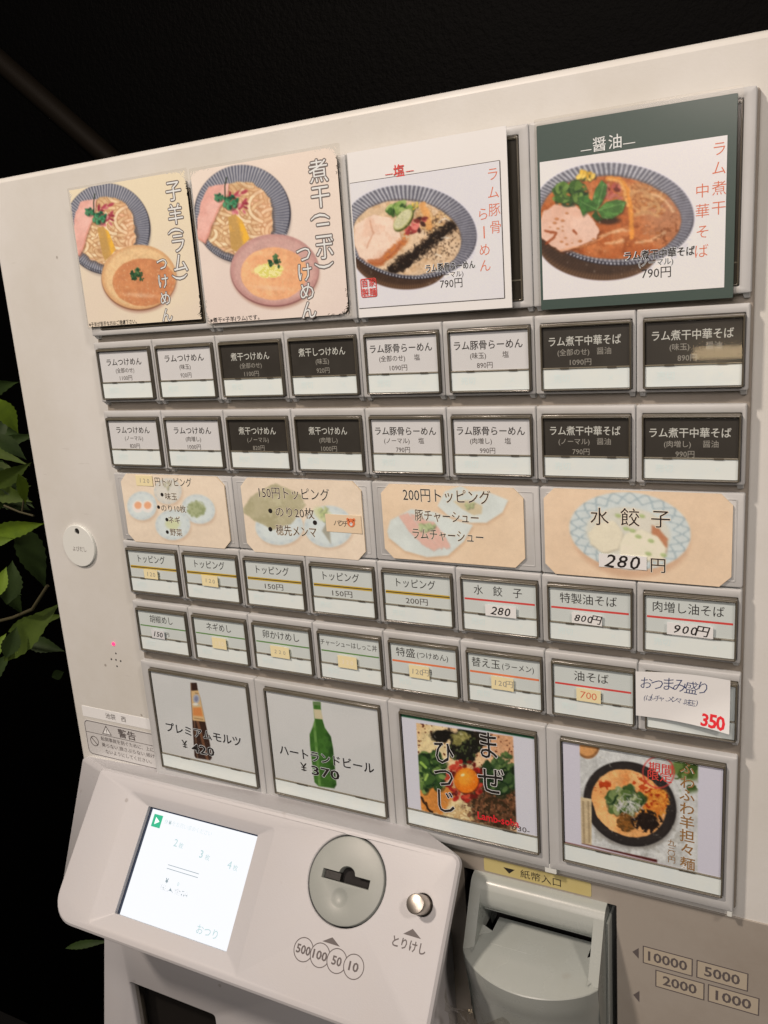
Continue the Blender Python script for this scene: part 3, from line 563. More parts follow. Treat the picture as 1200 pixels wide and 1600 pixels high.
# ------------------------------------------------------------------ bill acceptor
BILL = MB(); BILL.box(246, 343, 286, 393, 58, 60); BILL.frame((246.4, 342.6, 286.4, 392.6), (247.7, 341.3, 287.7, 391.3), 59, 7.9, .1, 1, .6); BILL = BILL.build('bill_opening', M['black'], TM)  # black liner: the shade of the gap is put into its colour
def bill_unit():
    m = MB(); x0, x1 = 254.5, 336.8; i0, i1 = 261.5, 330.8
    # outer shell: profile (v, z) from back top over the front to the lip
    outer = [(286, 30), (286.4, 8), (287.4, 3), (289.6, .4), (292.4, -1.2), (300, -5), (312, -11), (324.6, -17.5)]
    def strip(xa, xb, prof):
        k = len(m.v); m.add([(x, v, z) for v, z in prof for x in (xa, xb)], [(2 * i, 2 * i + 1, 2 * i + 3, 2 * i + 2) for i in range(len(prof) - 1)])
    top = outer[:5]; strip(x0, x1, top)
    side = outer[4:]
    strip(x0, i0, side); strip(i1, x1, side)
    # brow: rolls from the top edge inwards to the slot
    brow = [(292.4, -1.2), (296, -2.7), (300, -3.2), (303.5, -2.0), (306.5, .4), (308.4, 3), (309.2, 8), (309.2, 34)]
    strip(i0, i1, brow)
    # inner side walls
    for x in (i0, i1):
        fl = [(330, 34), (330, 15), (322.6, 12), (322.6, 1.5), (323.4, -8), (324.6, -17.5)]
        pts = side[::1] + fl[::-1][1:] + brow[::-1][:-1]
        m.add([(x, v, z) for v, z in pts], [tuple(range(len(pts)))])
    # floor / tray with a bowed lip
    nx = 24; rows = []
    for u in range(10):
        f = u / 9; r = []
        for i in range(nx + 1):
            t = i / nx; a = 1 - (2 * t - 1) ** 2
            xb = i0 + (i1 - i0) * t; xf = x0 + (x1 - x0) * t
            xq = 267.5 + 59 * t; x = xq + (xf - xq) * sst(0, .55, np.array(f)); zb = -.5; zf_ = -17.5 - 20.5 * a ** .8; z = zb + (zf_ - zb) * f
            v = 321.4 + 3.8 * f - .8 * math.sin(math.pi * f); r.append((float(x), v, z))
        rows.append(r)
    m.rings([[(267.5 + 59 * i / nx, 330, 13.5) for i in range(nx + 1)], [(267.5 + 59 * i / nx, 321.6, 13.2) for i in range(nx + 1)], [(267.5 + 59 * i / nx, 321.2, 12.6) for i in range(nx + 1)]] + rows, closed=False)
    for q in (0, nx): e = [r[q] for r in rows]; X_ = i0 if q == 0 else i1; m.rings([e[:6], [(X_, 318.5 + .9 * k, min(-.5 - 4 * k, 0)) for k in range(6)]], closed=False)
    # fascia below the lip
    lip = rows[-1]; fas = [lip]
    for dv, ins in ((.6, -.5), (2, -.2), (8, .8), (16, 3), (26, 7), (60, 12)):
        fas.append([(x, v + dv, z + ins + (0 if dv < 3 else (abs(2 * (i / nx) - 1) ** 3) * 0)) for i, (x, v, z) in enumerate(lip)])
    m.rings(fas, closed=False)
    for x in (x0, x1): m.add([(x, 286, 30), (x, 286.4, 8), (x, 287.4, 3), (x, 289.6, .4), (x, 292.4, -1.2), (x, 300, -5), (x, 312, -11), (x, 324.6, -17.5), (x, 332, -16.5), (x, 388, -6), (x, 388, 30)], [tuple(range(11))])
    o = m.build('bill_acceptor', M['bill'], TM, smooth=32)
    MB().box(i0 - 1, i1 + 1, 306, 334, 24, 26).build('bill_slot_back', M['black'], o)  # black sheet added as the painted shade within the slot
    r = MB(); r.slab(x1 + .05, 338.6, 296, 389, 30, 2.2, 1, .8); r.build('flange', M['bill'], o, smooth=40)
    r = MB(); tube(r, [(i0 + .5, 308.8, 2.8), ((i0 + i1) / 2, 308.8, 2.8), (i1 - .5, 308.8, 2.8)], .4); r.build('slot_edge', M['bill'], o, smooth=40)
    g = MB(); tube(g, [(270, 322.0, -10), (296, 322.0, -10)], .3); g.build('rib', M['bill'], o, smooth=40)
bill_unit()
zp = 7.1
g = MB(); g.slab(261.0, 327.6, 275.8, 285.2, 7.1, 6.9, 1.2, .1); Y = g.build('bill_label', M['yellow_label'], TM)
g = MB(); tri(g, [(273.6, 279.4), (281.0, 279.4), (277.3, 283.0)], 6.85); g.build('arrow_mark', M['ink'], Y)
txt('紙幣入口', 297, 280.9, 6.2, M['ink'], Y, 6.84, w=25, name='label_lettering')
for s, x0, x1, v0, v1 in (('10000', 356.9, 384.3, 309.0, 320.8), ('5000', 386.3, 413.2, 308.8, 320.6), ('2000', 364.0, 390.8, 323.0, 334.6), ('1000', 392.6, 419.2, 322.8, 334.4)):
    g = MB(); g.frame((x0, x1, v0, v1), (x0 + .6, x1 - .6, v0 + .6, v1 - .6), 7.18, 7.05, .03, .2, .1); b = g.build('banknote_mark', M['ink_grey'], TM)
    g = MB(); g.add([(x0 + .3, v0 + .3, 7.12), (x1 - .3, v0 + .3, 7.12), (x1 - .3, v1 - .3, 7.12), (x0 + .3, v1 - .3, 7.12)], [(0, 1, 2, 3)]); g.build('mark_fill', M['box_fill'], b)
    txt(s, (x0 + x1) / 2, (v0 + v1) / 2, 8.8, M['ink_grey'], b, 7.07, w=21.5 if len(s) == 5 else 18.5, name='mark_lettering', bold=.02)
g = MB(); tri(g, [(354.6, 311.5), (354.6, 318.8), (351.0, 315.2)], 7.12); tri(g, [(355.0, 341), (355.0, 349), (351.4, 345)], 7.12); g.build('arrow_mark', M['ink_grey'], TM)
# ------------------------------------------------------------------ left strip: stickers, led, holes, badge
g = MB(); g.slab(-72.2, -1.0, 227.6, 236.6, 8.0, 7.75, 1, .1); Q = g.build('name_sticker', M['paper'], TM)
txt('池袋　西', -37, 232.3, 5.2, M['ink_soft'], Q, 7.7, w=21)
Q = MB().slab(-72.6, 1.6, 239.2, 269.6, 8.0, 7.8, 4, .1, 4).build('warning_sticker', mat('grey_sticker', pc(196, 184, 176), .45), TM)
g = MB(); g.frame((-72, 1.0, 239.8, 269.0), (-71.5, .5, 240.3, 268.5), 7.78, 7.7, .02, 4, 3.6, n=4); g.box(-71.5, .5, 249.6, 250.0, 7.7, 7.76); g.build('border', M['ink_grey'], Q)
txt('警告', -28, 245.3, 7.6, M['ink_grey'], Q, 7.7, w=18, bold=.015)
txt('転倒事故を防ぐために、上に', -29.5, 253.3, 3.9, M['ink_grey'], Q, 7.7, w=54); txt('乗らない,揺さぶらない,傾け', -29.5, 258.6, 3.9, M['ink_grey'], Q, 7.7, w=54); txt('ないようにしてください。', -30, 264.0, 3.9, M['ink_grey'], Q, 7.7, w=47)
g = MB(); tri(g, [(-49, 241.0), (-54, 248.8), (-44, 248.8)], 7.72); g.build('warning_triangle', M['ink_grey'], Q); g = MB(); tri(g, [(-49, 242.4), (-52.8, 248.2), (-45.2, 248.2)], 7.69); g.build('triangle_fill', M['paper'], Q); txt('!', -49, 245.8, 5.2, M['ink_grey'], Q, 7.66, bold=.02)
g = MB(); A = [i * 2 * math.pi / 32 for i in range(33)]
g.rings([[(-64 + r * math.cos(t), 257.0 + r * math.sin(t), 7.7) for t in A] for r in (4.4, 3.8)], closed=False); g.add([(-67.2, 254.2, 7.7), (-66.7, 253.7, 7.7), (-60.8, 259.8, 7.7), (-61.3, 260.3, 7.7)], [(0, 1, 2, 3)]); g.build('prohibition_mark', M['ink_grey'], Q)
lx, lv = trace(177, 1006, 8); MB().cyl(lx, lv, 1.5, 8.1, 7.2, 16, .4).build('status_led', M['led'], TM, smooth=40)
g = MB()
for a, b in ((180.5, 1021), (173.5, 1030), (180.7, 1031), (188, 1033), (182.3, 1041)): hx, hv = trace(a, b, 8); g.cyl(hx, hv, .75, 8.05, 7.94, 12)
g.build('speaker_holes', M['black'], TM)
BAD = empty('call_tag', -45.5, 95, 8); tag(BAD, 'round white plastic call tag fixed on the left side of the machine', 'tag')
def disc_with_hole():
    bm = bmesh.new(); off = world_off(BAD); cx, cv = -45.4, 95.2
    def ring(px, pv, r, z, k=48): return [bm.verts.new(B(px + r * math.cos(t * 2 * math.pi / k), pv + r * math.sin(t * 2 * math.pi / k), z) - off) for t in range(k)]
    R = [ring(cx, cv, 15.8, 7.9), ring(cx, cv, 15.8, 6.4), ring(cx, cv, 15.4, 6.0)]; Hh = [ring(cx + 1.0, cv - 11.2, 2.3, 6.0, 20), ring(cx + 1.0, cv - 11.2, 2.3, 7.8, 20)]
    for P in (R, Hh):
        for a, b in zip(P[:-1], P[1:]):
            for i in range(len(a)): bm.faces.new((a[i], a[(i + 1) % len(a)], b[(i + 1) % len(b)], b[i]))
    e = [bm.edges.get((q[i], q[(i + 1) % len(q)])) for q in (R[-1], Hh[0]) for i in range(len(q))]
    bmesh.ops.triangle_fill(bm, use_beauty=True, edges=e); bmesh.ops.recalc_face_normals(bm, faces=bm.faces)
    me = bpy.data.meshes.new('disc'); bm.to_mesh(me); bm.free(); me.materials.append(M['badge']); o = bpy.data.objects.new('disc', me); COL.objects.link(o); o.parent = BAD
disc_with_hole(); MB().cyl(-44.4, 84.0, 2.2, 7.9, 6.6, 20, .3).build('rivet', M['dark_plastic'], BAD, smooth=40)
txt('よびだし', -44.6, 97.5, 4.3, M['halo'], BAD, 5.95, w=13.5)
# ------------------------------------------------------------------ prints
STR = ((96, 94, 106), (184, 178, 178))
def sheet(root, x0, x1, v0, v1, zb, zf, m, name='card'): return MB().slab(x0, x1, v0, v1, zb, zf, .4, .08, 1).build(name, m, root)
def jag(x0, x1, v0, v1, corners, depth=6, seed=1):
    r = np.random.default_rng(seed).random(64)
    def f(X, V):
        ok = np.ones(X.shape, bool)
        for c in corners:
            cx, cv = (x0 if 'l' in c else x1), (v0 if 't' in c else v1); dx = abs(X - cx); dv = abs(V - cv)
            a, q = (dv, dx) if 'v' in c else (dx, dv); u = (a + .55 * q) * (.6 + .1 * np.sin(a * .9 + r[2] * 6)); k = np.floor(u).astype(int) % 64; t = abs((u % 1) * 2 - 1)
            e = depth * .8 * (1 - a / 17) * (.1 + .9 * r[k]) * t ** 1.3; ok &= ~((a < 17) & (q < e))
        return ok
    return f
def dip_dish(c, bowl, nood, meat, green, stem, red, menma, small, soup, sc, scols, garn):
    cx, cy, rx, ry, rot = bowl
    c.put(c.ell(cx + 10, cy + 28, rx * 1.0, ry * 1.03, rot, 14), (150, 132, 124), .55)
    c.put(c.ell(cx + 1, cy + 12, rx + 4, ry + 6, rot), (38, 36, 44))
    dd, ang, _ = c.edist(cx + 1, cy + 6, rx, ry, rot); c.put((1 - sst(4, 8, abs(dd))) * sst(.1, .6, np.sin(ang)) * (np.sin(ang * 150) > 0), (205, 200, 204), .9)
    c.rim(cx, cy, rx - 4, ry - 4, rot, (nood[0], nood[1], 200, 200), STR, 100)
    c.put(sst(.3, 1, (c.X - cx) / rx) * c.ell(cx, cy, rx - 4, ry - 4, rot) , (90, 88, 100), .25)
    w = c.warp(26, 70, 60); nm = c.ell(*nood, 0, 6, w); c.put(c.ell(nood[0] + 8, nood[1] + 14, nood[2] + 8, nood[3] + 8, 0, 16, w), (80, 62, 52), .6)
    c.put(nm, (218, 178, 132)); c.noodles(nm, nood[0], nood[1], nood[2], nood[3], [(238, 204, 160), (232, 194, 148), (242, 212, 172), (226, 184, 138), (234, 182, 144)], (186, 134, 92), sc * 27, 4, 80)
    c.put(nm * sst(.56, .72, c.n(44, 61, 2)), (170, 116, 78), .22); c.put(nm * sst(.1, 1, (c.X - nood[0]) / nood[2]) , (226, 156, 122), .35)
    w = c.warp(8, 40, 70); c.put(c.pol([(x + 8, y + 10) for x, y in meat], 9, w), (130, 80, 60), .6); c.put(c.pol(meat, 4, w), (228, 166, 150)); c.put(c.pol(meat, 4, w) * sst(.35, .75, c.n(110, 21)), (240, 186, 170), .7); c.put(c.pol(meat, 4, w) * (1 - sst(3, 16, c.ldist(meat[2:7], w))), (212, 136, 114), .6)
    rg = random.Random(5)
    for i in range(16):
        x = rg.uniform(red[0], red[2]); y = rg.uniform(red[1], red[3]); c.put(c.ell(x, y, rg.uniform(14, 30), rg.uniform(7, 13), rg.uniform(0, 180)), rg.choice([(176, 74, 84), (206, 112, 118), (150, 54, 64), (220, 140, 140)]))
    c.put(c.pol(menma, 3), (196, 150, 86)); mx = sum(p[0] for p in menma) / len(menma); c.put(c.pol(menma, 3) * sst(-16, 10, c.X - mx - (c.Y - menma[0][1]) * .22), (240, 178, 66)); c.spots(c.pol(menma, 3), 30, .6, (212, 158, 84), 4, .6)
    for (x, y, r) in green: c.put(c.ell(x + 4, y + 8, r, r), (70, 50, 40), .5); c.leafy(x, y, r, [(40, 104, 74), (58, 126, 86), (30, 84, 62), (84, 146, 104)], 6, 18)
    c.line(stem, 7, (44, 52, 36)); dd, _, _ = c.edist(cx, cy, rx, ry, rot); c.photo((1 - sst(-6, 6, dd)), .4)
    sx, sy, rx, ry = small; c.put(c.ell(sx + 4, sy + 26, rx, ry, 0, 16), (176, 130, 112), .8); c.put(c.ell(sx, sy + 7, rx + 3, ry + 3), scols[3]); c.put(c.ell(sx, sy, rx, ry), scols[0])
    _, _, r_ = c.edist(sx, sy, rx, ry); c.put(c.ell(sx, sy, rx, ry) * sst(.86, .98, r_), scols[4], .7); c.put(c.ell(sx, sy, rx, ry) * sst(.4, .8, c.n(12, 31, 2)), scols[4], .25)
    w = c.warp(5, 40, 80); c.put(c.ell(*soup, 0, 4, w), scols[1]); c.put(c.ell(*soup, 0, 4, w) * sst(.35, .75, c.n(50, 33)), scols[2], .75); c.spots(c.ell(*soup, 0, 4, w), 12, .72, (236, 196, 150), 36, .45); c.photo(c.ell(sx, sy, rx, ry), .45); c.put(c.ell(soup[0] - 20, soup[1] + soup[3] * .55, soup[2] * .5, 14, 4, 12), (246, 214, 180), .35); c.blur(1)
def outlined(s, pts, size, root, z, front='ink_white', back='halo', kx=1, b0=.0, b1=.05, **k):
    vtxt(s, pts, size, M[back], root, z=z - .03, bold=b1, kx=kx, name='lettering_outline', **k); vtxt(s, pts, size, M[front], root, z=z - .06, bold=b0, kx=kx, **k)
# poster 1
P1 = empty('menu_poster', 50, -58, -1.2); tag(P1, 'cream laminated poster of noodles with an orange dipping soup, leftmost in the top row', 'menu poster', 'menu posters along the top')
z1 = Zm(80, 240, 4.615, -1.6); c = Canvas(5.0, 98.6, -144.2, -59.6, z1, 2.7, (230, 208, 176)); c.put(sst(300, 1000, c.Y), (222, 198, 180), .6); c.put(sst(.4, .7, c.n(300, 2)), (236, 214, 178), .4)
dip_dish(c, (400, 530, 308, 322, -8), (400, 560, 205, 245), [(205, 345), (320, 325), (312, 430), (262, 560), (225, 690), (196, 740), (150, 690), (152, 560), (172, 430)], [(272, 418, 30), (345, 462, 48)], [(312, 290), (303, 350), (306, 440)], (325, 350, 455, 510), [(330, 535), (368, 522), (410, 560), (462, 690), (420, 740), (385, 770), (365, 720)],
         (630, 888, 268, 232), (665, 925, 224, 172), 1.0, [(232, 190, 140), (200, 128, 86), (216, 144, 96), (132, 84, 60), (206, 150, 104)], 0)
c.leafy(612, 872, 44, [(60, 92, 60), (88, 120, 76), (44, 74, 50)], 9, 34); c.leafy(655, 905, 14, [(60, 92, 60)], 3, 5)
MB().slab(3.6, 100.0, -145.6, -58.2, -.9, -1.35, .8, .1).build('laminate', M['laminate'], P1)
c.build('print', M['print_gloss'], P1, -1.6, cut=jag(5, 98.6, -144.2, -59.6, ['tlv', 'trh', 'trv', 'brv'], 6, 3))
outlined('子羊(ラム)', [z1.mm(*q) for q in ((880, 270), (895, 440), (905, 560), (918, 645), (935, 785), (940, 885))], 10.2, P1, -1.65, kx=.95) if False else None
for s_, q, rt in (('子', (880, 270), 0), ('羊', (895, 440), 0), ('(', (908, 556), 90), ('ラ', (916, 648), 0), ('ム', (930, 790), 0), (')', (940, 888), 90)):
    x, v = z1.mm(*q); txt(s_, x, v, 12.2, M['halo'], P1, -1.68, bold=.085, name='lettering_outline', rot=rt); txt(s_, x, v, 12.2, M['ink_white'], P1, -1.71, rot=rt)
for s_, q in (('つ', (797, 795)), ('け', (808, 922)), ('め', (822, 1045)), ('ん', (835, 1165))):
    x, v = z1.mm(*q); txt(s_, x, v, 9.2, M['halo'], P1, -1.68, bold=.085, name='lettering_outline'); txt(s_, x, v, 9.2, M['ink_white'], P1, -1.71)
x, v = z1.mm(440, 1222); txt('※子羊が苦手な方はご遠慮下さい。', x, v, 3.0, M['ink'], P1, -1.68, w=41, name='footnote', bold=.01)
# poster 2
P2 = empty('menu_poster', 150, -56, -1.2); tag(P2, 'pale pink laminated poster of noodles beside a creamy soup bowl, second in the top row', 'menu poster', 'menu posters along the top')
z2 = Zm(280, 220, 4.286, -1.6); c = Canvas(102.6, 200.4, -143.0, -56.6, z2, 2.7, (232, 208, 190)); c.put(sst(200, 1100, c.Y), (224, 200, 188), .6); c.put(sst(.4, .7, c.n(300, 2)), (238, 216, 198), .4)
dip_dish(c, (420, 478, 320, 322, -6), (400, 520, 225, 245), [(190, 305), (325, 285), (318, 370), (250, 480), (205, 600), (170, 685), (115, 650), (125, 520), (145, 410)], [(262, 378, 28), (342, 412, 50)], [(315, 245), (303, 300), (305, 390)], (320, 325, 465, 480), [(325, 510), (372, 490), (420, 535), (468, 650), (430, 700), (380, 742), (345, 720)],
         (637, 862, 294, 238), (632, 888, 222, 176), 1.0, [(206, 160, 148), (232, 164, 118), (244, 184, 134), (130, 80, 76), (186, 134, 126)], 0)
c.put(c.ell(590, 865, 95, 50, 0, 10, c.warp(30, 30, 90)), (240, 222, 150)); c.spots(c.ell(590, 865, 95, 50, 0, 10, c.warp(30, 30, 90)), 14, .55, (222, 206, 110), 7); c.leafy(635, 808, 44, [(60, 92, 60), (88, 120, 76), (44, 74, 50)], 9, 18)
MB().slab(101.6, 202.4, -144.6, -55.2, -.9, -1.35, .8, .1).build('laminate', M['laminate'], P2)
c.build('print', M['print_gloss'], P2, -1.6, cut=jag(102.6, 200.4, -143, -56.6, ['tlh', 'trh', 'trv', 'brv', 'brh', 'blv'], 6, 5))
for s_, q, rt in (('煮', (930, 205), 0), ('干', (945, 375), 0), ('(', (957, 505), 90), ('ニ', (965, 600), 0), ('ボ', (975, 725), 0), (')', (985, 832), 90)):
    x, v = z2.mm(*q); txt(s_, x, v, 12.6, M['halo'], P2, -1.68, bold=.085, name='lettering_outline', rot=rt); txt(s_, x, v, 12.6, M['ink_white'], P2, -1.71, rot=rt)
for s_, q in (('つ', (832, 758)), ('け', (842, 882)), ('め', (855, 1010)), ('ん', (868, 1135))):
    x, v = z2.mm(*q); txt(s_, x, v, 10.8, M['halo'], P2, -1.68, bold=.085, name='lettering_outline'); txt(s_, x, v, 10.8, M['ink_white'], P2, -1.71)
x, v = z2.mm(368, 1192); txt('※煮干×子羊(ラム)です。', x, v, 3.2, M['ink'], P2, -1.68, w=36, name='footnote', bold=.01)
def ramen(c, rim, soup, foot, base, soupcols):
    cx, cy, rx, ry, rot = rim
    c.put(c.ell(foot[0], foot[1], foot[2], foot[3], rot), (84, 58, 42)); an = np.arctan2(c.Y - cy, c.X - cx); c.put(c.ell(foot[0], foot[1], foot[2], foot[3], rot) * (.5 + .5 * np.sin(an * 150)), (130, 96, 70), .55)
    c.put(c.ell(foot[0], foot[1] - 28, foot[2] * 1.02, foot[3], rot, 12), (40, 28, 24), .5)
    c.put(c.ell(cx, cy + 12, rx + 3, ry + 5, rot), (44, 40, 48)); dd, ang, _ = c.edist(cx, cy + 8, rx, ry, rot); c.put((1 - sst(3, 6, abs(dd))) * sst(.0, .5, np.sin(ang)) * (np.sin(ang * 130) > 0), (205, 200, 204), .9)
    c.rim(cx, cy, rx, ry, rot, (soup[0], soup[1], soup[2], soup[3]), ((104, 100, 108), (190, 184, 186)), 104); c.put(c.ell(cx, cy, rx, ry, rot) * sst(.2, 1, (c.X - cx) / rx), (70, 66, 78), .35)
    c.put(c.ell(soup[0], soup[1] - 4, soup[2] + 8, soup[3] + 8, rot, 6), (90, 76, 72), .55)
    w = c.warp(5, 60, 80); m = c.ell(*soup[:4], rot, 4, w); c.put(m, soupcols[0]); c.put(m * sst(.35, .7, c.n(70, 31)), soupcols[1], .8); c.put(m * sst(.55, .75, c.n(30, 35)), soupcols[2], .6); return m
def seal(root, zm, x0, y0, x1, y1, z):
    (a, b), (e, f) = zm.mm(x0, y0), zm.mm(x1, y1); b2 = (b + f) / 2
    a, e = min(a, e), max(a, e); h = (f - b); vm = (zm.mm(x0, y0)[1] + zm.mm(x1, y0)[1]) / 2; vn = (zm.mm(x0, y1)[1] + zm.mm(x1, y1)[1]) / 2
    MB().frame((a, e, vm, vn), (a + .45, e - .45, vm + .45, vn - .45), z - .01, z - .05, .01, 1, .8).build('seal_border', M['red'], root)
    cx, cv = (a + e) / 2, (vm + vn) / 2; d = (e - a) * .23
    for ch, q, r in (('自', -1, -1), ('家', 1, -1), ('製', -1, 1), ('麺', 1, 1)): txt(ch, cx + q * d, cv + r * d * 1.05, d * 1.9, M['red'], root, z - .05, name='seal', bold=.01)
# poster 3: white card bowed off the panel, with an inner print
P3 = empty('menu_poster', 250, -54, -2); tag(P3, 'white card poster of salt ramen with lime and black sesame, third in the top row', 'menu poster', 'menu posters along the top')
def bow3(x, v, z=0): return (x, v, z - 2.2 - 2.2 * max(0, (x - 207) / 90) ** 2)
g = MB(); nn = 14; xs = [207.2 + (295.4 - 207.2) * i / nn for i in range(nn + 1)]
g.rings([[bow3(x, -138.6, 0) for x in xs], [bow3(x, -54.2, 0) for x in xs], [bow3(x, -54.2, .35) for x in xs], [bow3(x, -138.6, .35) for x in xs], [bow3(x, -138.6, 0) for x in xs]], closed=False); g.build('card', M['paper'], P3, smooth=40)
z3 = Zm(530, 180, 4, -2.6); c = Canvas(207.8, 291.4, -123.4, -59.2, z3, 2.9, (222, 212, 216)); c.put(sst(.4, .7, c.n(300, 2)), (228, 218, 220), .4)
m = ramen(c, (440, 722, 420, 284, 6), (420, 765, 342, 232), (385, 905, 300, 182), None, [(214, 178, 142), (226, 192, 158), (196, 152, 110)])
c.noodles(c.ell(610, 660, 140, 100, 20, 14) * m, 600, 660, 140, 100, [(226, 188, 136), (214, 170, 116)], (176, 126, 82), 20, 7, 26, .8)
c.spots(c.ell(640, 760, 130, 160, 30, 30) * m, 9, .58, (84, 60, 44), 22, .8)
pk = [(96, 690), (150, 650), (220, 622), (320, 640), (372, 720), (385, 780), (350, 850), (300, 890), (250, 925), (170, 915), (118, 880), (96, 800)]; w = c.warp(10, 60, 44)
c.put(c.pol([(x + 6, y + 12) for x, y in pk], 10, w), (150, 90, 60), .6); c.put(c.pol(pk, 5, w), (232, 190, 164)); c.put(c.pol(pk, 5, w) * sst(.48, .6, c.n(90, 12)), (240, 206, 182), .9); c.put(c.pol(pk, 5, w) * (1 - sst(2, 9, abs(c.ldist([(190, 660), (210, 740), (170, 830)], w)))), (206, 150, 120), .7)
c.put((1 - sst(12, 34, c.ldist([(170, 925), (250, 920), (320, 860), (395, 790)], c.warp(14, 24, 91)))) * m, (170, 84, 40), .75); c.spots((1 - sst(10, 40, c.ldist([(300, 880), (390, 790), (420, 740)]))) * m, 12, .5, (206, 120, 60), 14, .8)
c.leafy(370, 590, 78, [(96, 124, 60), (134, 158, 82), (72, 104, 48), (160, 176, 104)], 12, 50, 42); c.line([(520, 560), (545, 620), (560, 700)], 44, (226, 158, 92), .9, c.warp(8, 30, 20), 8); c.leafy(470, 560, 26, [(214, 178, 70), (226, 190, 90)], 4, 10)
for i in range(22):
    rg = random.Random(i * 3 + 1); c.put(c.ell(rg.uniform(415, 535), rg.uniform(640, 738), rg.uniform(16, 26), rg.uniform(9, 14), rg.uniform(0, 180)), rg.choice([(196, 92, 84), (160, 62, 58), (216, 122, 110), (120, 50, 44), (70, 40, 34)]))
c.put(c.ell(402, 658, 84, 44, -50), (84, 84, 40)); c.put(c.ell(396, 650, 80, 40, -50), (190, 182, 122)); c.put(c.ell(394, 648, 71, 33, -50), (212, 202, 160))
for t in range(9): a = t * math.pi / 4.5; c.line([(394, 650), (394 + 62 * math.cos(a) * .75, 650 + 62 * math.sin(a))], 3, (184, 178, 120), .5)
w = c.warp(24, 36, 33); c.put((1 - sst(20, 44, c.ldist([(330, 962), (440, 900), (540, 810), (640, 730), (710, 690)], w))) * m, (36, 27, 22)); c.spots((1 - sst(24, 62, c.ldist([(330, 962), (440, 900), (540, 810), (640, 730), (710, 690)], w))) * m, 10, .5, (40, 28, 22), 5); c.spots((1 - sst(20, 44, c.ldist([(330, 962), (440, 900), (540, 810), (640, 730), (710, 690)], w))) * m, 12, .68, (96, 76, 58), 15)
for p in ([(620, 670), (660, 645), (690, 660)], [(640, 765), (690, 770)], [(600, 868), (640, 878)]): c.line(p, 7, (236, 220, 200), .8, c.warp(8, 20, 3))
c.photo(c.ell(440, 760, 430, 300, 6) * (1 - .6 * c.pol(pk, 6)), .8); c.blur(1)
pr = c.build('print', M['print_gloss'], P3, 0, zfun=lambda X, V: -2.2 - 2.2 * np.clip((X - 207) / 90, 0, 9) ** 2 - .25)
g = MB(); e = .35; xs2 = [207.6 + (291.6 - 207.6) * i / nn for i in range(nn + 1)]
for va, vb in ((-123.7, -123.3), (-59.3, -58.9)): g.rings([[bow3(x, va, -.2) for x in xs2], [bow3(x, vb, -.2) for x in xs2]], closed=False)
g.add([bow3(291.4, -123.5, -.2), bow3(291.8, -123.5, -.2), bow3(291.8, -59, -.2), bow3(291.4, -59, -.2)], [(0, 1, 2, 3)]); g.build('print_edge', M['ink_soft'], P3)
def t3(s, q, sz, m, **k): x, v = z3.mm(*q); txt(s, x, v, sz, M[m], P3, -.3, warp=bow3, **k)
t3('塩', (372, 348), 6.6, 'red', bold=.01); t3('—', (310, 362), 5, 'red', w=4.6); t3('—', (440, 342), 5, 'red', w=4.6)
for s_, q in (('ラ', (966, 370)), ('ム', (970, 484)), ('豚', (976, 592)), ('骨', (984, 700)), ('ら', (905, 620)), ('め', (914, 842)), ('ん', (918, 940))): t3(s_, q, 6.6, 'orange_ink', bold=-.005)
t3('ー', (908, 732), 7.2, 'orange_ink', rot=90); x_, v_ = z3.mm(696, 946); txt('ラム豚骨らーめん', x_, v_, 4.5, M['paper_halo'], P3, -.27, warp=bow3, w=28.2, bold=.07, name='lettering_outline'); t3('ラム豚骨らーめん', (696, 946), 4.3, 'ink', w=27.5, bold=.02, kx=1); t3('(ノーマル)', (692, 996), 3.4, 'ink'); t3('790円', (702, 1050), 5.4, 'ink', w=12.5, kx=.7)
seal(P3, z3, 130, 1018, 238, 1136, -2.75)
# poster 4
P4 = empty('menu_poster', 354, -52, -1.6); tag(P4, 'dark green card poster of soy sauce ramen, rightmost in the top row', 'menu poster', 'menu posters along the top')
MB().slab(308.2, 399.8, -139.6, -49.6, -.9, -1.3, .8, .1).build('laminate', M['laminate'], P4); MB().slab(309.4, 397.6, -136.6, -52.0, -1.32, -1.7, .4, .08, 1).build('card', M['paper_green'], P4)
z4 = Zm(810, 120, 3.077, -1.8); c = Canvas(310.6, 393.8, -120.4, -56.8, z4, 2.9, (228, 216, 218)); c.put(sst(.4, .7, c.n(300, 2)), (232, 222, 222), .4)
m = ramen(c, (455, 652, 384, 238, 4), (440, 678, 336, 198), (385, 812, 292, 166), None, [(176, 92, 46), (200, 120, 70), (140, 66, 28)])
c.put(m * c.ell(700, 620, 110, 180, -10, 60), (186, 130, 96), .7)
c.noodles(c.ell(610, 590, 110, 90, 10, 16) * m, 610, 590, 105, 80, [(206, 150, 96), (190, 130, 78)], (150, 90, 48), 22, 17, 18, .75)
for p in ([(520, 560), (590, 545), (640, 580)], [(590, 640), (640, 615), (700, 640)], [(560, 660), (610, 650), (670, 670)]): c.line(p, 20, (206, 154, 104), .7, c.warp(10, 30, 6), 7)
pk = [(118, 660), (170, 615), (240, 602), (310, 640), (368, 700), (388, 740), (372, 785), (300, 812), (215, 838), (160, 815), (108, 770), (102, 710)]; w = c.warp(11, 40, 44)
c.put(c.pol([(x + 5, y + 12) for x, y in pk], 10, w), (104, 50, 22), .7); c.put(c.pol(pk, 4, w), (224, 172, 146)); c.put(c.pol(pk, 4, w) * sst(.35, .75, c.n(120, 12)), (236, 194, 172), .8)
for p in ([(130, 742), (178, 750), (168, 772), (130, 800)], [(262, 740), (276, 756)]): c.line(p, 12, (150, 66, 30), .85, c.warp(6, 18, 8), 4)
c.line([(200, 836), (300, 815), (400, 775)], 9, (226, 150, 100), .6, c.warp(8, 24, 9)); 
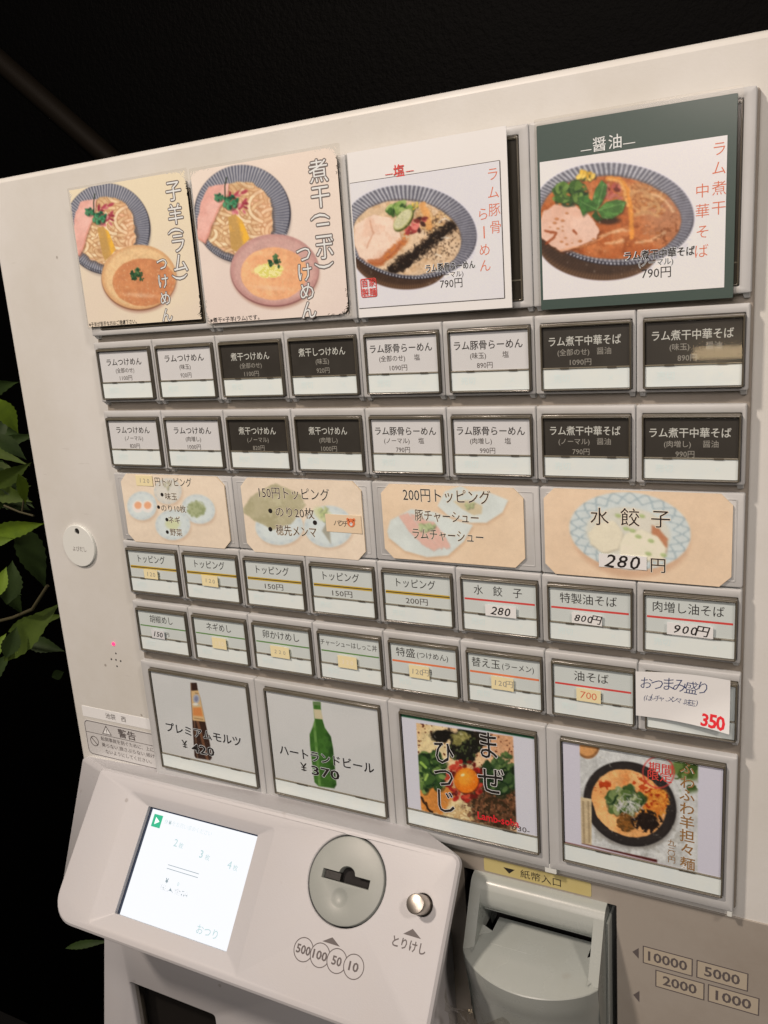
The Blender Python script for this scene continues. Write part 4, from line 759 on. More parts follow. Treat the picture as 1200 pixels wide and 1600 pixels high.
c.leafy(250, 560, 78, [(62, 92, 38), (88, 116, 50), (48, 76, 32), (112, 138, 66)], 15, 60, 46); c.leafy(322, 478, 44, [(222, 172, 64), (236, 192, 92), (206, 150, 46)], 16, 26, 22)
for i in range(22):
    rg = random.Random(i * 5 + 2); c.put(c.ell(rg.uniform(400, 490), rg.uniform(520, 590), rg.uniform(14, 24), rg.uniform(8, 12), rg.uniform(0, 180)), rg.choice([(176, 84, 70), (140, 52, 44), (196, 110, 92), (110, 44, 34)]))
c.line([(430, 486), (485, 492), (520, 540), (535, 620), (545, 770)], 22, (226, 142, 62), 1, c.warp(7, 30, 20), 5); c.line([(436, 492), (480, 500), (508, 545), (522, 620)], 12, (240, 172, 96), .9, c.warp(7, 30, 20), 4)
c.put(c.ell(430, 690, 55, 20, 0, 8), (40, 26, 16), .8)
for i in range(46):
    rg = random.Random(i * 7 + 5); a = rg.uniform(0, 6.28); q = rg.uniform(.55, .96); x, y = 440 + 330 * q * math.cos(a), 678 + 190 * q * math.sin(a); e = rg.uniform(4, 12); c.put(c.ell(x, y, e, e * .6, 5) * m, (120, 56, 22), .55); c.put(c.ell(x - 1, y - 1, e * .75, e * .42, 5) * m, (222, 138, 74), .6)
for p in ([(390, 770), (450, 745), (510, 735)], [(560, 800), (640, 790), (700, 750)], [(420, 800), (500, 790)], [(640, 560), (710, 600), (742, 650)]): c.line(p, 12, (246, 208, 164), .55, c.warp(10, 26, 31), 6)
for lf, cc in (([(375, 640), (352, 600), (368, 540), (398, 496), (424, 520), (420, 560), (398, 610)], (64, 100, 46)), ([(375, 640), (330, 650), (308, 670), (290, 620), (288, 578), (320, 570), (356, 600)], (58, 96, 42)), ([(378, 642), (420, 602), (470, 590), (516, 600), (498, 650), (450, 682), (402, 682)], (72, 108, 50)), ([(372, 640), (380, 660), (400, 688), (372, 690), (350, 668)], (48, 82, 38))):
    c.put(c.pol([(x + 4, y + 7) for x, y in lf], 6), (40, 40, 16), .5); c.put(c.pol(lf, 2.5), cc); c.put(c.pol(lf, 2.5) * sst(.45, .62, c.n(22, 3)), [min(255, q * 1.35) for q in cc], .7)
for p in ([(376, 640), (408, 515)], [(376, 640), (300, 600)], [(380, 642), (508, 606)]): c.line(p, 3, (150, 180, 110), .7)
c.spots(m * sst(600, 700, c.X) * sst(560, 800, c.Y), 14, .68, (120, 60, 26), 27, .8)
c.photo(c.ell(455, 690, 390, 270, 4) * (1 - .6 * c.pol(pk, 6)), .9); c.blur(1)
c.build('print', M['print_gloss'], P4, -1.85)
def t4(s, q, sz, m, **k): x, v = z4.mm(*q); txt(s, x, v, sz, M[m], P4, -1.9, **k)
t4('醤', (388, 325), 6.6, 'ink_white', bold=.005); t4('油', (464, 312), 6.6, 'ink_white', bold=.005); t4('—', (325, 346), 6, 'ink_white', w=5); t4('—', (532, 312), 6, 'ink_white', w=5.4)
for s_, q in (('ラ', (966, 345)), ('ム', (964, 438)), ('煮', (964, 535)), ('干', (962, 630)), ('中', (884, 548)), ('華', (884, 645)), ('そ', (884, 745)), ('ば', (880, 838))): t4(s_, q, 6.4, 'orange_ink', bold=-.005)
x_, v_ = z4.mm(676, 850); txt('ラム煮干中華そば', x_, v_, 4.6, M['paper_halo'], P4, -1.87, w=31.6, bold=.07, name='lettering_outline'); x_, v_ = z4.mm(660, 891); txt('(ノーマル)', x_, v_, 3.4, M['paper_halo'], P4, -1.87, bold=.08, name='lettering_outline'); t4('ラム煮干中華そば', (676, 850), 4.4, 'ink', w=31, bold=.02); t4('(ノーマル)', (660, 891), 3.4, 'ink'); t4('790円', (662, 941), 5.6, 'ink', w=13)
seal(P4, z4, 122, 910, 226, 1016, -ZL + .01)
# ------------------------------------------------------------------ topping signs: octagonal cards
def octa(x0, x1, v0, v1, k):
    def f(X, V): dx = np.minimum(X - x0, x1 - X); dv = np.minimum(V - v0, v1 - V); return dx + dv > k
    return f
def sign(x0, x1, v0, v1, lab, k=5.5):
    r = empty('topping_sign', (x0 + x1) / 2, v1, 0); tag(r, lab, 'menu sign', 'peach octagonal signs between the button rows')
    g = MB(); g.rings([[(a, b, z) for a, b in ((x0 + k, v0), (x1 - k, v0), (x1, v0 + k), (x1, v1 - k), (x1 - k, v1), (x0 + k, v1), (x0, v1 - k), (x0, v0 + k))] for z in (.7, -.3)], False, True); g.build('card', M['peach'], r); return r
PE = (232, 206, 180)
def plate_print(c, base=PE): c.C[:] = base; c.put(sst(.35, .7, c.n(260, 2)), [min(255, q + 7) for q in base], .7); c.put(sst(.45, .75, c.n(150, 7)), [q - 9 for q in base], .5)
def faint_plate(c, cx, cy, rx, ry, rot=0, col=(204, 210, 208)):
    c.put(c.ell(cx + 6, cy + 10, rx, ry, rot, 8), (196, 160, 132), .6); c.put(c.ell(cx, cy, rx, ry, rot), col); c.put(c.ell(cx, cy, rx * .8, ry * .8, rot, 8), [q + 10 for q in col], .7)
    _, a, r_ = c.edist(cx, cy, rx, ry, rot); c.put((1 - sst(.04, .08, abs(r_ - .9))) * (np.sin(a * 14) > .4), (176, 188, 196), .45)
z5 = Zm(170, 730, 2.927)
S1 = sign(12.0, 99.4, 38.4, 86.0, 'peach topping sign with two halved eggs, leftmost of the four'); c = Canvas(12.0, 99.4, 38.4, 86.0, z5, 2.6); plate_print(c)
faint_plate(c, 152, 175, 68, 66); faint_plate(c, 270, 108, 64, 60, 0, (210, 202, 190)); faint_plate(c, 410, 190, 78, 66, 20); faint_plate(c, 293, 262, 80, 70)
for x in (134, 178): c.put(c.ell(x, 178, 26, 28), (240, 232, 222)); c.put(c.ell(x, 173, 17, 17, 0, 4), (236, 160, 116))
c.put(c.ell(400, 190, 40, 36, 0, 6, c.warp(8, 14)), (160, 166, 122)); c.spots(c.ell(400, 190, 44, 40), 10, .5, (136, 146, 98), 3); c.put(c.ell(292, 258, 34, 26, 0, 8, c.warp(8, 14)), (204, 206, 160)); c.leafy(270, 88, 20, [(196, 184, 150)], 3, 8)
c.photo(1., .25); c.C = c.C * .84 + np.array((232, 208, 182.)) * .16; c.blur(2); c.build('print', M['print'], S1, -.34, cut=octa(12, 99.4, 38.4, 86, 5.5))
def tz(root, zm, s, q, sz, m='ink', w=None, z=-.42, **k): x, v = zm.mm(*q); txt(s, x, v, sz, M[m], root, z, w=w, **k)
def halo_t(root, zm, s, q, sz, w=None): tz(root, zm, s, q, sz, 'peach_halo', w, -.38, bold=.05, name='lettering_outline'); tz(root, zm, s, q, sz, 'ink', w, -.42, bold=.0)
M['peach_halo'] = mat('peach_halo', pc(236, 214, 190), .5)
halo_t(S1, z5, '円トッピング', (294, 68), 6.4, 31); 
for s_, q in (('味玉', (285, 134)), ('ネギ', (300, 241)), ('野菜', (308, 298))): halo_t(S1, z5, s_, q, 5.4)
halo_t(S1, z5, 'のり10枚', (296, 189), 5.4, 21)
for q in ((244, 125), (228, 182), (266, 239), (268, 296)): tz(S1, z5, '●', q, 3.4)
S2 = sign(112.4, 198.4, 38.4, 86.4, 'peach topping sign with seaweed sheets and a taped paper strip'); c = Canvas(112.4, 198.4, 38.4, 86.4, z5, 2.6); plate_print(c)
w = c.warp(10, 40, 4); faint_plate(c, 780, 270, 110, 85); sw = [(610, 200), (650, 130), (760, 72), (880, 120), (900, 170), (830, 260), (740, 285)]; c.put(c.pol(sw, 4, w), (178, 166, 130)); c.put(c.pol(sw, 4, w) * sst(.4, .65, c.n(40, 5)), (160, 150, 112), .8); c.put(c.pol(sw, 4, w) * sst(.55, .7, c.n(14, 9)), (196, 186, 150), .6)
faint_plate(c, 1005, 270, 112, 96); c.put(c.ell(980, 215, 48, 26, 30, 8, c.warp(8, 14)), (206, 206, 160)); c.put(c.pol([(1000, 240), (1012, 300), (1016, 350), (996, 320), (975, 290)], 5), (140, 132, 112), .8); c.leafy(985, 210, 30, [(186, 196, 130), (206, 206, 150)], 5, 14)
c.photo(1., .25); c.C = c.C * .84 + np.array((232, 208, 182.)) * .16; c.blur(2); c.build('print', M['print'], S2, -.34, cut=octa(112.4, 198.4, 38.4, 86.4, 5.5))
halo_t(S2, z5, '150円トッピング', (844, 121), 8.2, 51); halo_t(S2, z5, 'のり20枚', (850, 208), 7.4, 28); halo_t(S2, z5, '穂先メンマ', (856, 292), 7.4, 29.5)
for q in ((739, 199), (739, 283), (943, 253)): tz(S2, z5, '●', q, 4)
S3 = sign(211.6, 296.4, 39.2, 83.4, 'peach sign reading 200円トッピング with sliced pork on leaf-shaped plates'); z6 = Zm(560, 740, 4); c = Canvas(211.6, 296.4, 39.2, 83.4, z6, 2.6); plate_print(c, (232, 198, 164))
for pts, off in (([(495, 200), (540, 110), (640, 75), (700, 110), (790, 105), (935, 165), (900, 240), (800, 305), (700, 305), (560, 260)], 12), ([(180, 360), (200, 290), (330, 220), (480, 240), (600, 290), (715, 320), (660, 420), (560, 510), (430, 520), (290, 480), (190, 400)], 14)):
    c.put(c.pol([(x + 4, y + off) for x, y in pts], 14), (198, 152, 114), .8); c.put(c.pol(pts, 4), (208, 212, 206)); c.put(c.pol(pts, 4) * sst(.4, .7, c.n(150, 3)), (218, 222, 216), .8)
for k_, pts in enumerate(([(250, 262), (310, 245), (430, 390), (505, 460), (470, 480), (400, 440), (310, 350)], [(320, 250), (390, 260), (480, 360), (540, 440), (520, 470), (440, 400)], [(400, 290), (470, 300), (540, 380), (575, 455), (550, 468), (480, 400)])): c.put(c.pol([(x + 3, y + 5) for x, y in pts], 4, c.warp(6, 20, k_)), (176, 130, 112), .5); c.put(c.pol(pts, 3, c.warp(6, 20, k_)), (224, 172, 156))
c.put(c.pol([(590, 170), (700, 165), (775, 200), (770, 250), (720, 260), (640, 215)], 4), (206, 186, 150)); c.leafy(690, 195, 34, [(170, 180, 120), (190, 190, 140)], 4, 14, 20); c.leafy(430, 335, 50, [(168, 182, 124), (184, 194, 142)], 6, 18, 24)
c.photo(1., .25); c.C = c.C * .84 + np.array((232, 208, 182.)) * .16; c.blur(2); c.build('print', M['print'], S3, -.34, cut=octa(211.6, 296.4, 39.2, 83.4, 5.5)); halo_t(S3, z6, '200円トッピング', (545, 140), 8.6, 52.5); halo_t(S3, z6, '豚チャーシュー', (548, 268), 7.4, 38.5); halo_t(S3, z6, 'ラムチャーシュー', (555, 386), 7.4, 43)
S4 = sign(307.6, 399.8, 38.6, 85.0, 'peach sign with boiled dumplings in a net-patterned bowl, rightmost of the four'); z7 = Zm(830, 740, 3.243); c = Canvas(307.6, 399.8, 38.6, 85.0, z7, 2.7); plate_print(c, (232, 196, 162))
c.put(c.ell(505, 320, 300, 205, 6, 16), (200, 150, 116), .7); c.put(c.ell(500, 290, 308, 195, 6), (206, 212, 210)); _, a, r_ = c.edist(500, 290, 308, 195, 6); mr = c.ell(500, 290, 308, 195, 6)
for q, s_ in ((.93, 1), (.78, -1)): c.put(mr * (1 - sst(.010, .022, abs(r_ - q - .055 * np.sin(a * 22) * s_))), (128, 150, 160), .8)
c.put(mr * (1 - sst(.0, .05, abs(np.sin(a * 11)))) * sst(.66, .7, r_), (150, 168, 176), .6)
c.put(c.ell(490, 300, 215, 130, 6, 8), (214, 208, 192))
for pts, cc in (([(430, 210), (520, 175), (610, 200), (640, 250), (600, 300), (500, 280)], (222, 212, 194)), ([(610, 260), (650, 280), (690, 330), (685, 400), (650, 380), (610, 310)], (186, 112, 74)), ([(290, 300), (330, 250), (420, 240), (465, 300), (440, 380), (360, 400), (300, 350)], (232, 218, 190)), ([(450, 350), (480, 300), (560, 285), (640, 320), (685, 380), (670, 430), (560, 440), (450, 420)], (236, 224, 196))):
    c.put(c.pol([(x + 4, y + 8) for x, y in pts], 8, c.warp(6, 30, 5)), (176, 160, 132), .7); c.put(c.pol(pts, 5, c.warp(6, 30, 5)), cc)
for x, y in ((480, 278), (512, 288), (542, 318), (606, 340), (593, 405), (670, 412), (560, 214), (440, 212)): c.put(c.ell(x, y, 16, 9, 15), (150, 168, 100)); c.put(c.ell(x - 2, y - 3, 10, 5, 15), (178, 192, 130))
c.photo(1., .25); c.C = c.C * .84 + np.array((232, 208, 182.)) * .16; c.blur(2); c.build('print', M['print'], S4, -.34, cut=octa(307.6, 399.8, 38.6, 85, 5.5))
for s_, q in (('水', (346, 218)), ('餃', (500, 222)), ('子', (655, 230))): halo_t(S4, z7, s_, q, 10)
halo_t(S4, z7, '円', (642, 464), 8.6)
# ------------------------------------------------------------------ small paper stickers and the slip
def sticker(x0, x1, v0, v1, m, lab, text=None, tm='ink', z=.1, rot=0, hw=None, tsz=3.6, name='price_sticker', grp='price stickers on the buttons', seed=1, curl=.25):
    if z > 0: z = -2.2
    r = empty(name, (x0 + x1) / 2, v1, z); tag(r, lab, 'sticker', grp); t = math.radians(rot); cx, cv = (x0 + x1) / 2, (v0 + v1) / 2
    def w(x, v, zz=0.): dx, dv = x - cx, v - cv; u = dx / (x1 - x0) * 2; return (cx + dx * math.cos(t) - dv * math.sin(t), cv + dx * math.sin(t) + dv * math.cos(t), zz + z - curl * max(0, u) ** 2)
    g = MB(); nn = 6; xs = [x0 + (x1 - x0) * i / nn for i in range(nn + 1)]
    g.rings([[w(x, v0) for x in xs], [w(x, v1) for x in xs], [w(x, v1, .15) for x in xs], [w(x, v0, .15) for x in xs], [w(x, v0) for x in xs]], closed=False); g.build('paper', m, r, smooth=40)
    if text:
        n = len(text); st_ = (hw or (x1 - x0) * .7) / n; rg = random.Random(seed)
        for i, ch in enumerate(text): txt(ch, cx + st_ * (i - (n - 1) / 2), cv + rg.uniform(-.2, .2), tsz * rg.uniform(.92, 1.08), M[tm], r, -.04, warp=w, rot=rg.uniform(-5, 5) + (4 if tm == 'ink' else 0), name='price', shear=.2 if tm == 'ink' else .05, bold=.01 if tm == 'ink' else .0, kx=1.1)
    return r
CS = M['cream_sticker']
b = BTN[('R3', 0)]; sticker(b[0] + 14.6, b[0] + 27, b[2] + 14.8, b[2] + 21.3, CS, 'yellowed sticker reading 120 on the leftmost yellow-striped button', '120', 'ink_pale', tsz=4.2)
b = BTN[('R3', 1)]; sticker(b[0] + 15, b[0] + 28.4, b[2] + 14.6, b[2] + 22.2, CS, 'yellowed sticker on the second yellow-striped button from the left', '120', 'ink_pale', tsz=3.8, rot=1)
b = BTN[('R3', 5)]; sticker(b[0] + 14.6, b[0] + 32.6, b[2] + 15.4, b[2] + 21.9, M['paper'], 'white sticker handwritten 280 on the dumpling button', '280', 'ink', tsz=6.4, hw=12)
b = BTN[('R3', 6)]; sticker(b[0] + 13.4, b[0] + 29.4, b[2] + 15.0, b[2] + 21.0, M['paper'], 'white sticker handwritten 800 with thick strokes, between the 280 and 900 stickers', '800円', 'ink', tsz=5.2, hw=13.5, rot=1)
b = BTN[('R3', 7)]; sticker(b[0] + 12.0, b[0] + 34.0, b[2] + 15.2, b[2] + 21.6, M['paper'], 'white sticker handwritten 900 above the blue handwritten slip', '900円', 'ink', tsz=6.0, hw=16)
b = BTN[('R4', 0)]; sticker(b[0] + 12.5, b[0] + 24.5, b[2] + 15.2, b[2] + 21.4, M['label_white'], 'small white sticker handwritten 150 on the leftmost green-striped button', '150', 'ink', tsz=5.2, hw=9)
b = BTN[('R4', 1)]; sticker(b[0] + 16, b[0] + 28.0, b[2] + 14.6, b[2] + 22.4, CS, 'faded yellow sticker on the second green-striped button from the left', '120', 'peach_halo', tsz=3.8)
b = BTN[('R4', 2)]; sticker(b[0] + 13.6, b[0] + 28.2, b[2] + 14.6, b[2] + 22.4, CS, 'faded yellow sticker on the third green-striped button from the left', '220', 'ink_pale', tsz=3.4)
b = BTN[('R4', 3)]; sticker(b[0] + 14.2, b[0] + 27.8, b[2] + 14.8, b[2] + 22.8, CS, 'faded yellow sticker on the rightmost green-striped button', '320', 'peach_halo', tsz=3.8)
b = BTN[('R4', 4)]; sticker(b[0] + 13.4, b[0] + 26.6, b[2] + 14.4, b[2] + 22.4, CS, 'yellowed sticker reading 120 on the left of two orange-striped buttons', '120円', 'ink_pale', tsz=4.4, hw=11)
b = BTN[('R4', 5)]; sticker(b[0] + 15.2, b[0] + 28.4, b[2] + 14.2, b[2] + 22.0, CS, 'yellowed sticker reading 120 on the right of two orange-striped buttons', '120円', 'ink_pale', tsz=4.4, hw=11)
b = BTN[('R4', 6)]; sticker(b[0] + 14.0, b[0] + 27.2, b[2] + 14.2, b[2] + 21.6, CS, 'cream sticker with red handwritten 700 left of the blue handwritten slip', '700', 'orange_ink', tsz=5.6, hw=9)
x0, v0 = z5.mm(122, 36); x1, v1 = z5.mm(205, 86); sticker(x0, x1, v0, v1, CS, 'yellowed sticker on the egg topping sign', '120', 'ink_pale', z=-.6, tsz=4)
x0, v0 = z7.mm(342, 398); x1, v1 = z7.mm(585, 500); sticker(x0, x1, v0 + .4, v1 - 1.4, M['paper'], 'white paper handwritten 280 on the dumpling sign', '280', 'ink', z=-.6, tsz=9.4, hw=19, rot=0)
x0, v0 = z5.mm(990, 212); x1, v1 = z5.mm(1150, 302); r = sticker(x0, x1 + 1.5, v0, v1, M['peach'], 'peach paper strip with a small bear face on the seaweed sign', 'パクチー', 'ink_soft', z=-.6, tsz=4.2, hw=12)
bx, bv = z5.mm(1110, 252)
for dx, dv, rad, mm_, zz in ((0, 0, 2.6, 'orange_line', -.95), (-2.1, -2.0, .9, 'orange_line', -.95), (2.1, -2.0, .9, 'orange_line', -.95), (0, .8, 1.0, 'ink_white', -1.02), (-.9, -.6, .28, 'ink', -1.04), (.9, -.6, .28, 'ink', -1.04), (0, .5, .3, 'ink', -1.06)): MB().cyl(bx + dx, bv + dv, rad, zz + .03, zz, 20).build('bear_face', M[mm_], r)
# hand written slip over the last button
zs = Zm(840, 990, 3.333, -3.0)
r = empty('paper_slip', 375, 170, -1.5); tag(r, 'white paper slip handwritten in blue with a red 350, taped over the last button', 'paper note')
def slip(u, t):   # u across, t down, curling at the lower right corner
    a = np.array(zs.mm(508, 196)); b_ = np.array(zs.mm(1003, 240)); d = np.array(zs.mm(1000, 505)); e = np.array(zs.mm(510, 425)); p = (a * (1 - u) + b_ * u) * (1 - t) + (e * (1 - u) + d * u) * t
    v = p[1] - 2.2 * math.sin(u * math.pi) * (1 - t) * .6 - 1.5 * math.sin(u * math.pi) * t * .6; cu = max(0, u + t - 1.25)
    return (p[0], v, -2.9 - .5 * math.sin(u * 5) * .5 - 5.5 * cu ** 1.6 - 1.0 * u)
g = MB(); nn = 16; g.rings([[slip(i / nn, j / 10) for i in range(nn + 1)] for j in range(11)], closed=False); g.build('paper', M['paper'], r, smooth=60)
(sx0, sv0), (sx1, _), (_, sv1) = zs.mm(508, 200), zs.mm(1003, 240), zs.mm(508, 425)
def sw_(x, v, z=0): u = (x - sx0) / (sx1 - sx0); t = (v - sv0) / (sv1 - sv0); p = slip(u, t); return (p[0], p[1], p[2] - .12)
def hs(s, u0, u1, t, sz, m, seed, bold=0):
    n = len(s); rg = random.Random(seed)
    for i, ch in enumerate(s):
        u = u0 + (u1 - u0) * (i + .5) / n; txt(ch, sx0 + (sx1 - sx0) * u, sv0 + (sv1 - sv0) * (t + rg.uniform(-.02, .02)), sz * rg.uniform(.9, 1.1), M[m], r, 0, warp=sw_, rot=rg.uniform(-8, 8), shear=.12, bold=bold, name='handwriting')
hs('おつまみ盛り', .06, .78, .26, 7.0, 'blue_pen', 3, -.008); hs('(はしチャ、メンマ、味玉)', .08, .68, .56, 3.5, 'blue_pen', 5, -.01); hs('350', .70, .95, .86, 8.6, 'red_bright', 7, .03)
# ------------------------------------------------------------------ pictures in the large buttons
def print_in(j, zm, res=2.6, bg=(205, 198, 192), top=1.8):
    o, h = BIG[j]; return o, h, Canvas(h[0] + 1.4, h[1] - 1.4, h[2] + 2.6, h[3] - 12.0, zm, res, bg)
def cover_for(o, h): MB().slab(h[0] + 1.1, h[1] - 1.1, h[2] + 2.3, h[3] - 11.5, -1.5, -2.05, .4, .2, 1).build('cover', M['cover'], o)
def yen(o, zm, q, sz, m='ink'):
    x, v = zm.mm(*q); txt('Y', x, v, sz, M[m], o, ZL - .1, bold=.01, w=sz * .62); txt('=', x, v + sz * .16, sz, M[m], o, ZL - .11, w=sz * .46)
zb = Zm(200, 1030, 2.857, -.85)
def halo_b(o, zm, s, q, sz, w=None, hm='paper_halo', b=.085): tz(o, zm, s, q, sz, hm, w, ZL - .05, bold=b, name='lettering_outline'); tz(o, zm, s, q, sz, 'ink', w, ZL - .1, bold=.018)
o, h, c = print_in(0, zb, 2.8); c.put(sst(.4, .7, c.n(150, 2)), (211, 203, 197), .6)
bt = [(278, 104), (306, 104), (312, 140), (322, 170), (345, 280), (366, 380), (374, 440), (366, 450), (302, 440), (296, 430), (288, 300), (280, 160)]
c.put(c.pol(bt, 1.6), (58, 38, 30)); c.put(c.pol(bt, 1.6) * (1 - sst(3, 9, abs(c.X - 316 - (c.Y - 300) * .26))), (128, 84, 58), .8); c.put(c.pol(bt, 1.6) * (1 - sst(1, 4, abs(c.X - 297 - (c.Y - 300) * .09))), (150, 112, 84), .6); c.put(c.pol([(281, 140), (313, 138), (322, 172), (344, 278), (288, 272)], 1.6), (212, 172, 122)); c.put(c.ell(304, 176, 15, 20), (172, 168, 172)); c.put(c.ell(304, 176, 8, 12), (120, 122, 150), .8); c.put(c.ell(308, 204, 14, 5), (190, 176, 150)); c.put(c.pol([(290, 215), (326, 214), (334, 255), (290, 250)], 3), (212, 132, 74)); c.put(c.ell(300, 200, 12, 6), (226, 214, 196)); c.line([(300, 150), (312, 152)], 3, (120, 90, 60)); c.line([(296, 262), (334, 268)], 3, (140, 100, 60))
c.blur(1); c.build('picture', M['print'], o, ZL); halo_b(o, zb, 'プレミアムモルツ', (332, 335), 8.2, 67); yen(o, zb, (252, 378), 8.6); halo_b(o, zb, '420', (333, 404), 9.4, 20.5, b=.09); cover_for(o, h)
o, h, c = print_in(1, zb, 2.8); c.put(sst(.4, .7, c.n(150, 2)), (211, 203, 197), .6)
bt = [(825, 188), (858, 190), (862, 240), (868, 270), (878, 305), (905, 345), (915, 400), (930, 560), (920, 576), (850, 566), (832, 548), (822, 470), (812, 380), (810, 335), (824, 300), (832, 270), (828, 225)]
c.put(c.pol(bt, 1.6), (58, 96, 36)); c.put(c.pol(bt, 1.6) * sst(10, 40, c.X - 862 - (c.Y - 350) * .12), (34, 62, 24), .8); c.put(c.pol(bt, 1.6) * (1 - sst(3, 9, abs(c.X - 836 - (c.Y - 350) * .09))), (118, 152, 80), .8); c.put(c.pol(bt, 1.6) * sst(.5, .66, c.n(24, 4)), (74, 116, 46), .6)
c.put(c.pol([(828, 222), (860, 224), (870, 268), (833, 264)], 1.6), (204, 186, 150)); c.put(c.pol([(824, 190), (860, 192), (860, 206), (825, 204)], 1.6), (104, 124, 78))
c.blur(1); c.build('picture', M['print'], o, ZL); halo_b(o, zb, 'ハートランドビール', (880, 445), 8.2, 72); yen(o, zb, (783, 480), 8.6); halo_b(o, zb, '370', (880, 506), 9.4, 21.5, b=.09); cover_for(o, h)
# mixed noodle photo
z8 = Zm(600, 1100, 4.444, -.85); o, h, c = print_in(2, z8, 3.0, (212, 206, 214))
c.C[:] = (214, 206, 214); c.put(1 - c.pol([(108, 84), (1070, 248), (1100, 955), (150, 735)], 2), (44, 92, 62))
ph = c.pol([(222, 130), (895, 225), (922, 905), (258, 748)], 2); bgc = c.C.copy(); c.C[:] = (222, 178, 130)
c.put(sst(.4, .62, c.n(120, 3)), (234, 196, 150)); c.put(sst(560, 760, c.X) * sst(500, 300, c.Y) if False else sst(560, 760, c.X) * (1 - sst(300, 480, c.Y)), (214, 150, 110), .7); c.put(c.ell(330, 300, 110, 160, 0, 50), (236, 214, 160), .7)
c.spots(1 - sst(420, 470, c.Y), 15, .70, (96, 40, 20), 6)
w = c.warp(34, 60, 41); c.put(c.ell(330, 640, 190, 120, 20, 12, w), (214, 134, 62)); c.put(c.ell(540, 790, 140, 130, 0, 14, w), (224, 196, 146)); c.noodles(c.ell(540, 790, 130, 120, 0, 14, w), 540, 780, 130, 110, [(232, 206, 156), (220, 186, 130)], (180, 132, 84), 22, 4, 22, .8); c.line([(262, 650), (300, 720), (350, 775)], 16, (40, 24, 16), .9, c.warp(10, 20))
c.put(c.ell(780, 640, 240, 200, 60, 18, w), (60, 44, 28)); c.spots(c.ell(770, 690, 250, 220, 60, 20, w), 22, .5, (104, 66, 44), 31, .9); c.spots(c.ell(770, 690, 250, 220, 60, 20, w), 13, .62, (140, 92, 62), 35, .9)
c.leafy(320, 470, 110, [(66, 92, 44), (104, 128, 62), (46, 70, 34), (34, 48, 28), (128, 148, 80)], 2, 130, 130); c.line([(255, 405), (290, 440)], 18, (150, 180, 80)); c.line([(300, 490), (285, 525)], 16, (160, 186, 90)); c.leafy(800, 500, 120, [(62, 84, 46), (86, 106, 60), (44, 62, 34), (32, 42, 26)], 22, 120, 110); c.leafy(830, 400, 60, [(96, 116, 62), (70, 92, 50)], 8, 24)
w = c.warp(40, 50, 71); c.put(c.ell(560, 290, 110, 120, 0, 10, w), (32, 30, 24)); c.put(c.ell(420, 215, 95, 40, 0, 8, w), (30, 26, 22)); c.put(c.ell(680, 240, 60, 60, 0, 8, w), (38, 32, 24)); c.spots(c.ell(560, 300, 130, 120, 0, 10, w), 20, .62, (72, 78, 46), 14); c.put(c.ell(525, 235, 62, 42, 0, 8, w), (128, 118, 66)); c.spots(c.ell(525, 235, 62, 42, 0, 8, w), 14, .5, (156, 144, 86), 5)
for i in range(60): rg = random.Random(i); a = rg.uniform(0, 6.28); q = rg.uniform(.75, 1.25); c.put(c.ell(560 + 105 * q * math.cos(a), 530 + 115 * q * math.sin(a), rg.uniform(14, 26), rg.uniform(10, 16), rg.uniform(0, 180)), rg.choice([(176, 44, 36), (140, 32, 28), (196, 70, 50), (104, 30, 24)]))
c.put(c.ell(574, 536, 88, 90, 0, 6), (110, 46, 20), .8); c.put(c.ell(570, 530, 84, 86), (226, 116, 30)); c.put(c.ell(560, 510, 58, 56, 0, 30), (240, 150, 48)); c.put(c.ell(545, 492, 14, 9, -20, 4), (250, 210, 150))
c.photo(1., .9); c.C = bgc * (1 - ph[..., None]) + c.C * ph[..., None]; c.blur(1); c.build('picture', M['print_gloss'], o, ZL)
M['white_halo'] = mat('white_halo', pc(228, 216, 208), .5)
for s_, q, sz, kq in (('ま', (724, 292), 20, .76), ('ぜ', (740, 535), 20, .86), ('ひ', (415, 340), 17.5, .84), ('つ', (412, 508), 17.5, .84), ('じ', (430, 678), 18, .9)): tz(o, z8, s_, q, sz, 'white_halo', None, ZL - .05, bold=.035, kx=kq, name='lettering_outline'); tz(o, z8, s_, q, sz, 'ink', None, ZL - .1, bold=.004, kx=kq)
tz(o, z8, 'Lamb-soba', (790, 800), 7.0, 'red_bright', 26, ZL - .08, bold=.02, rot=0); yen(o, z8, (890, 852), 4.2, 'ink_soft'); tz(o, z8, '930-', (950, 866), 4.8, 'ink_soft', 10.2, ZL - .1); cover_for(o, h)
# tantan noodle photo
z9 = Zm(850, 1130, 3.429, -.85); o, h, c = print_in(3, z9, 3.0, (212, 202, 210))
c.put(1 - c.pol([(94, 92), (990, 250), (990, 840), (100, 632)], 2), (110, 40, 36)); ph = c.pol([(190, 108), (824, 216), (822, 800), (200, 645)], 2); bgc = c.C.copy()
c.C[:] = (200, 194, 188); c.put(sst(.4, .65, c.n(90, 3)), (216, 210, 204), .8); c.put((1 - sst(.0, .12, abs(np.sin(c.X / 26)))), (186, 180, 172), .35); c.put(sst(.6, .7, c.n(60, 18)), (160, 152, 140), .5)
c.put(c.ell(235, 120, 62, 70), (150, 100, 60)); c.put(c.ell(232, 115, 54, 60), (214, 150, 92)); c.put(c.ell(760, 250, 90, 60, 20, 20, c.warp(26, 40)), (104, 122, 62)); c.spots(c.ell(780, 280, 90, 90, 0, 20), 26, .5, (70, 88, 40), 5)
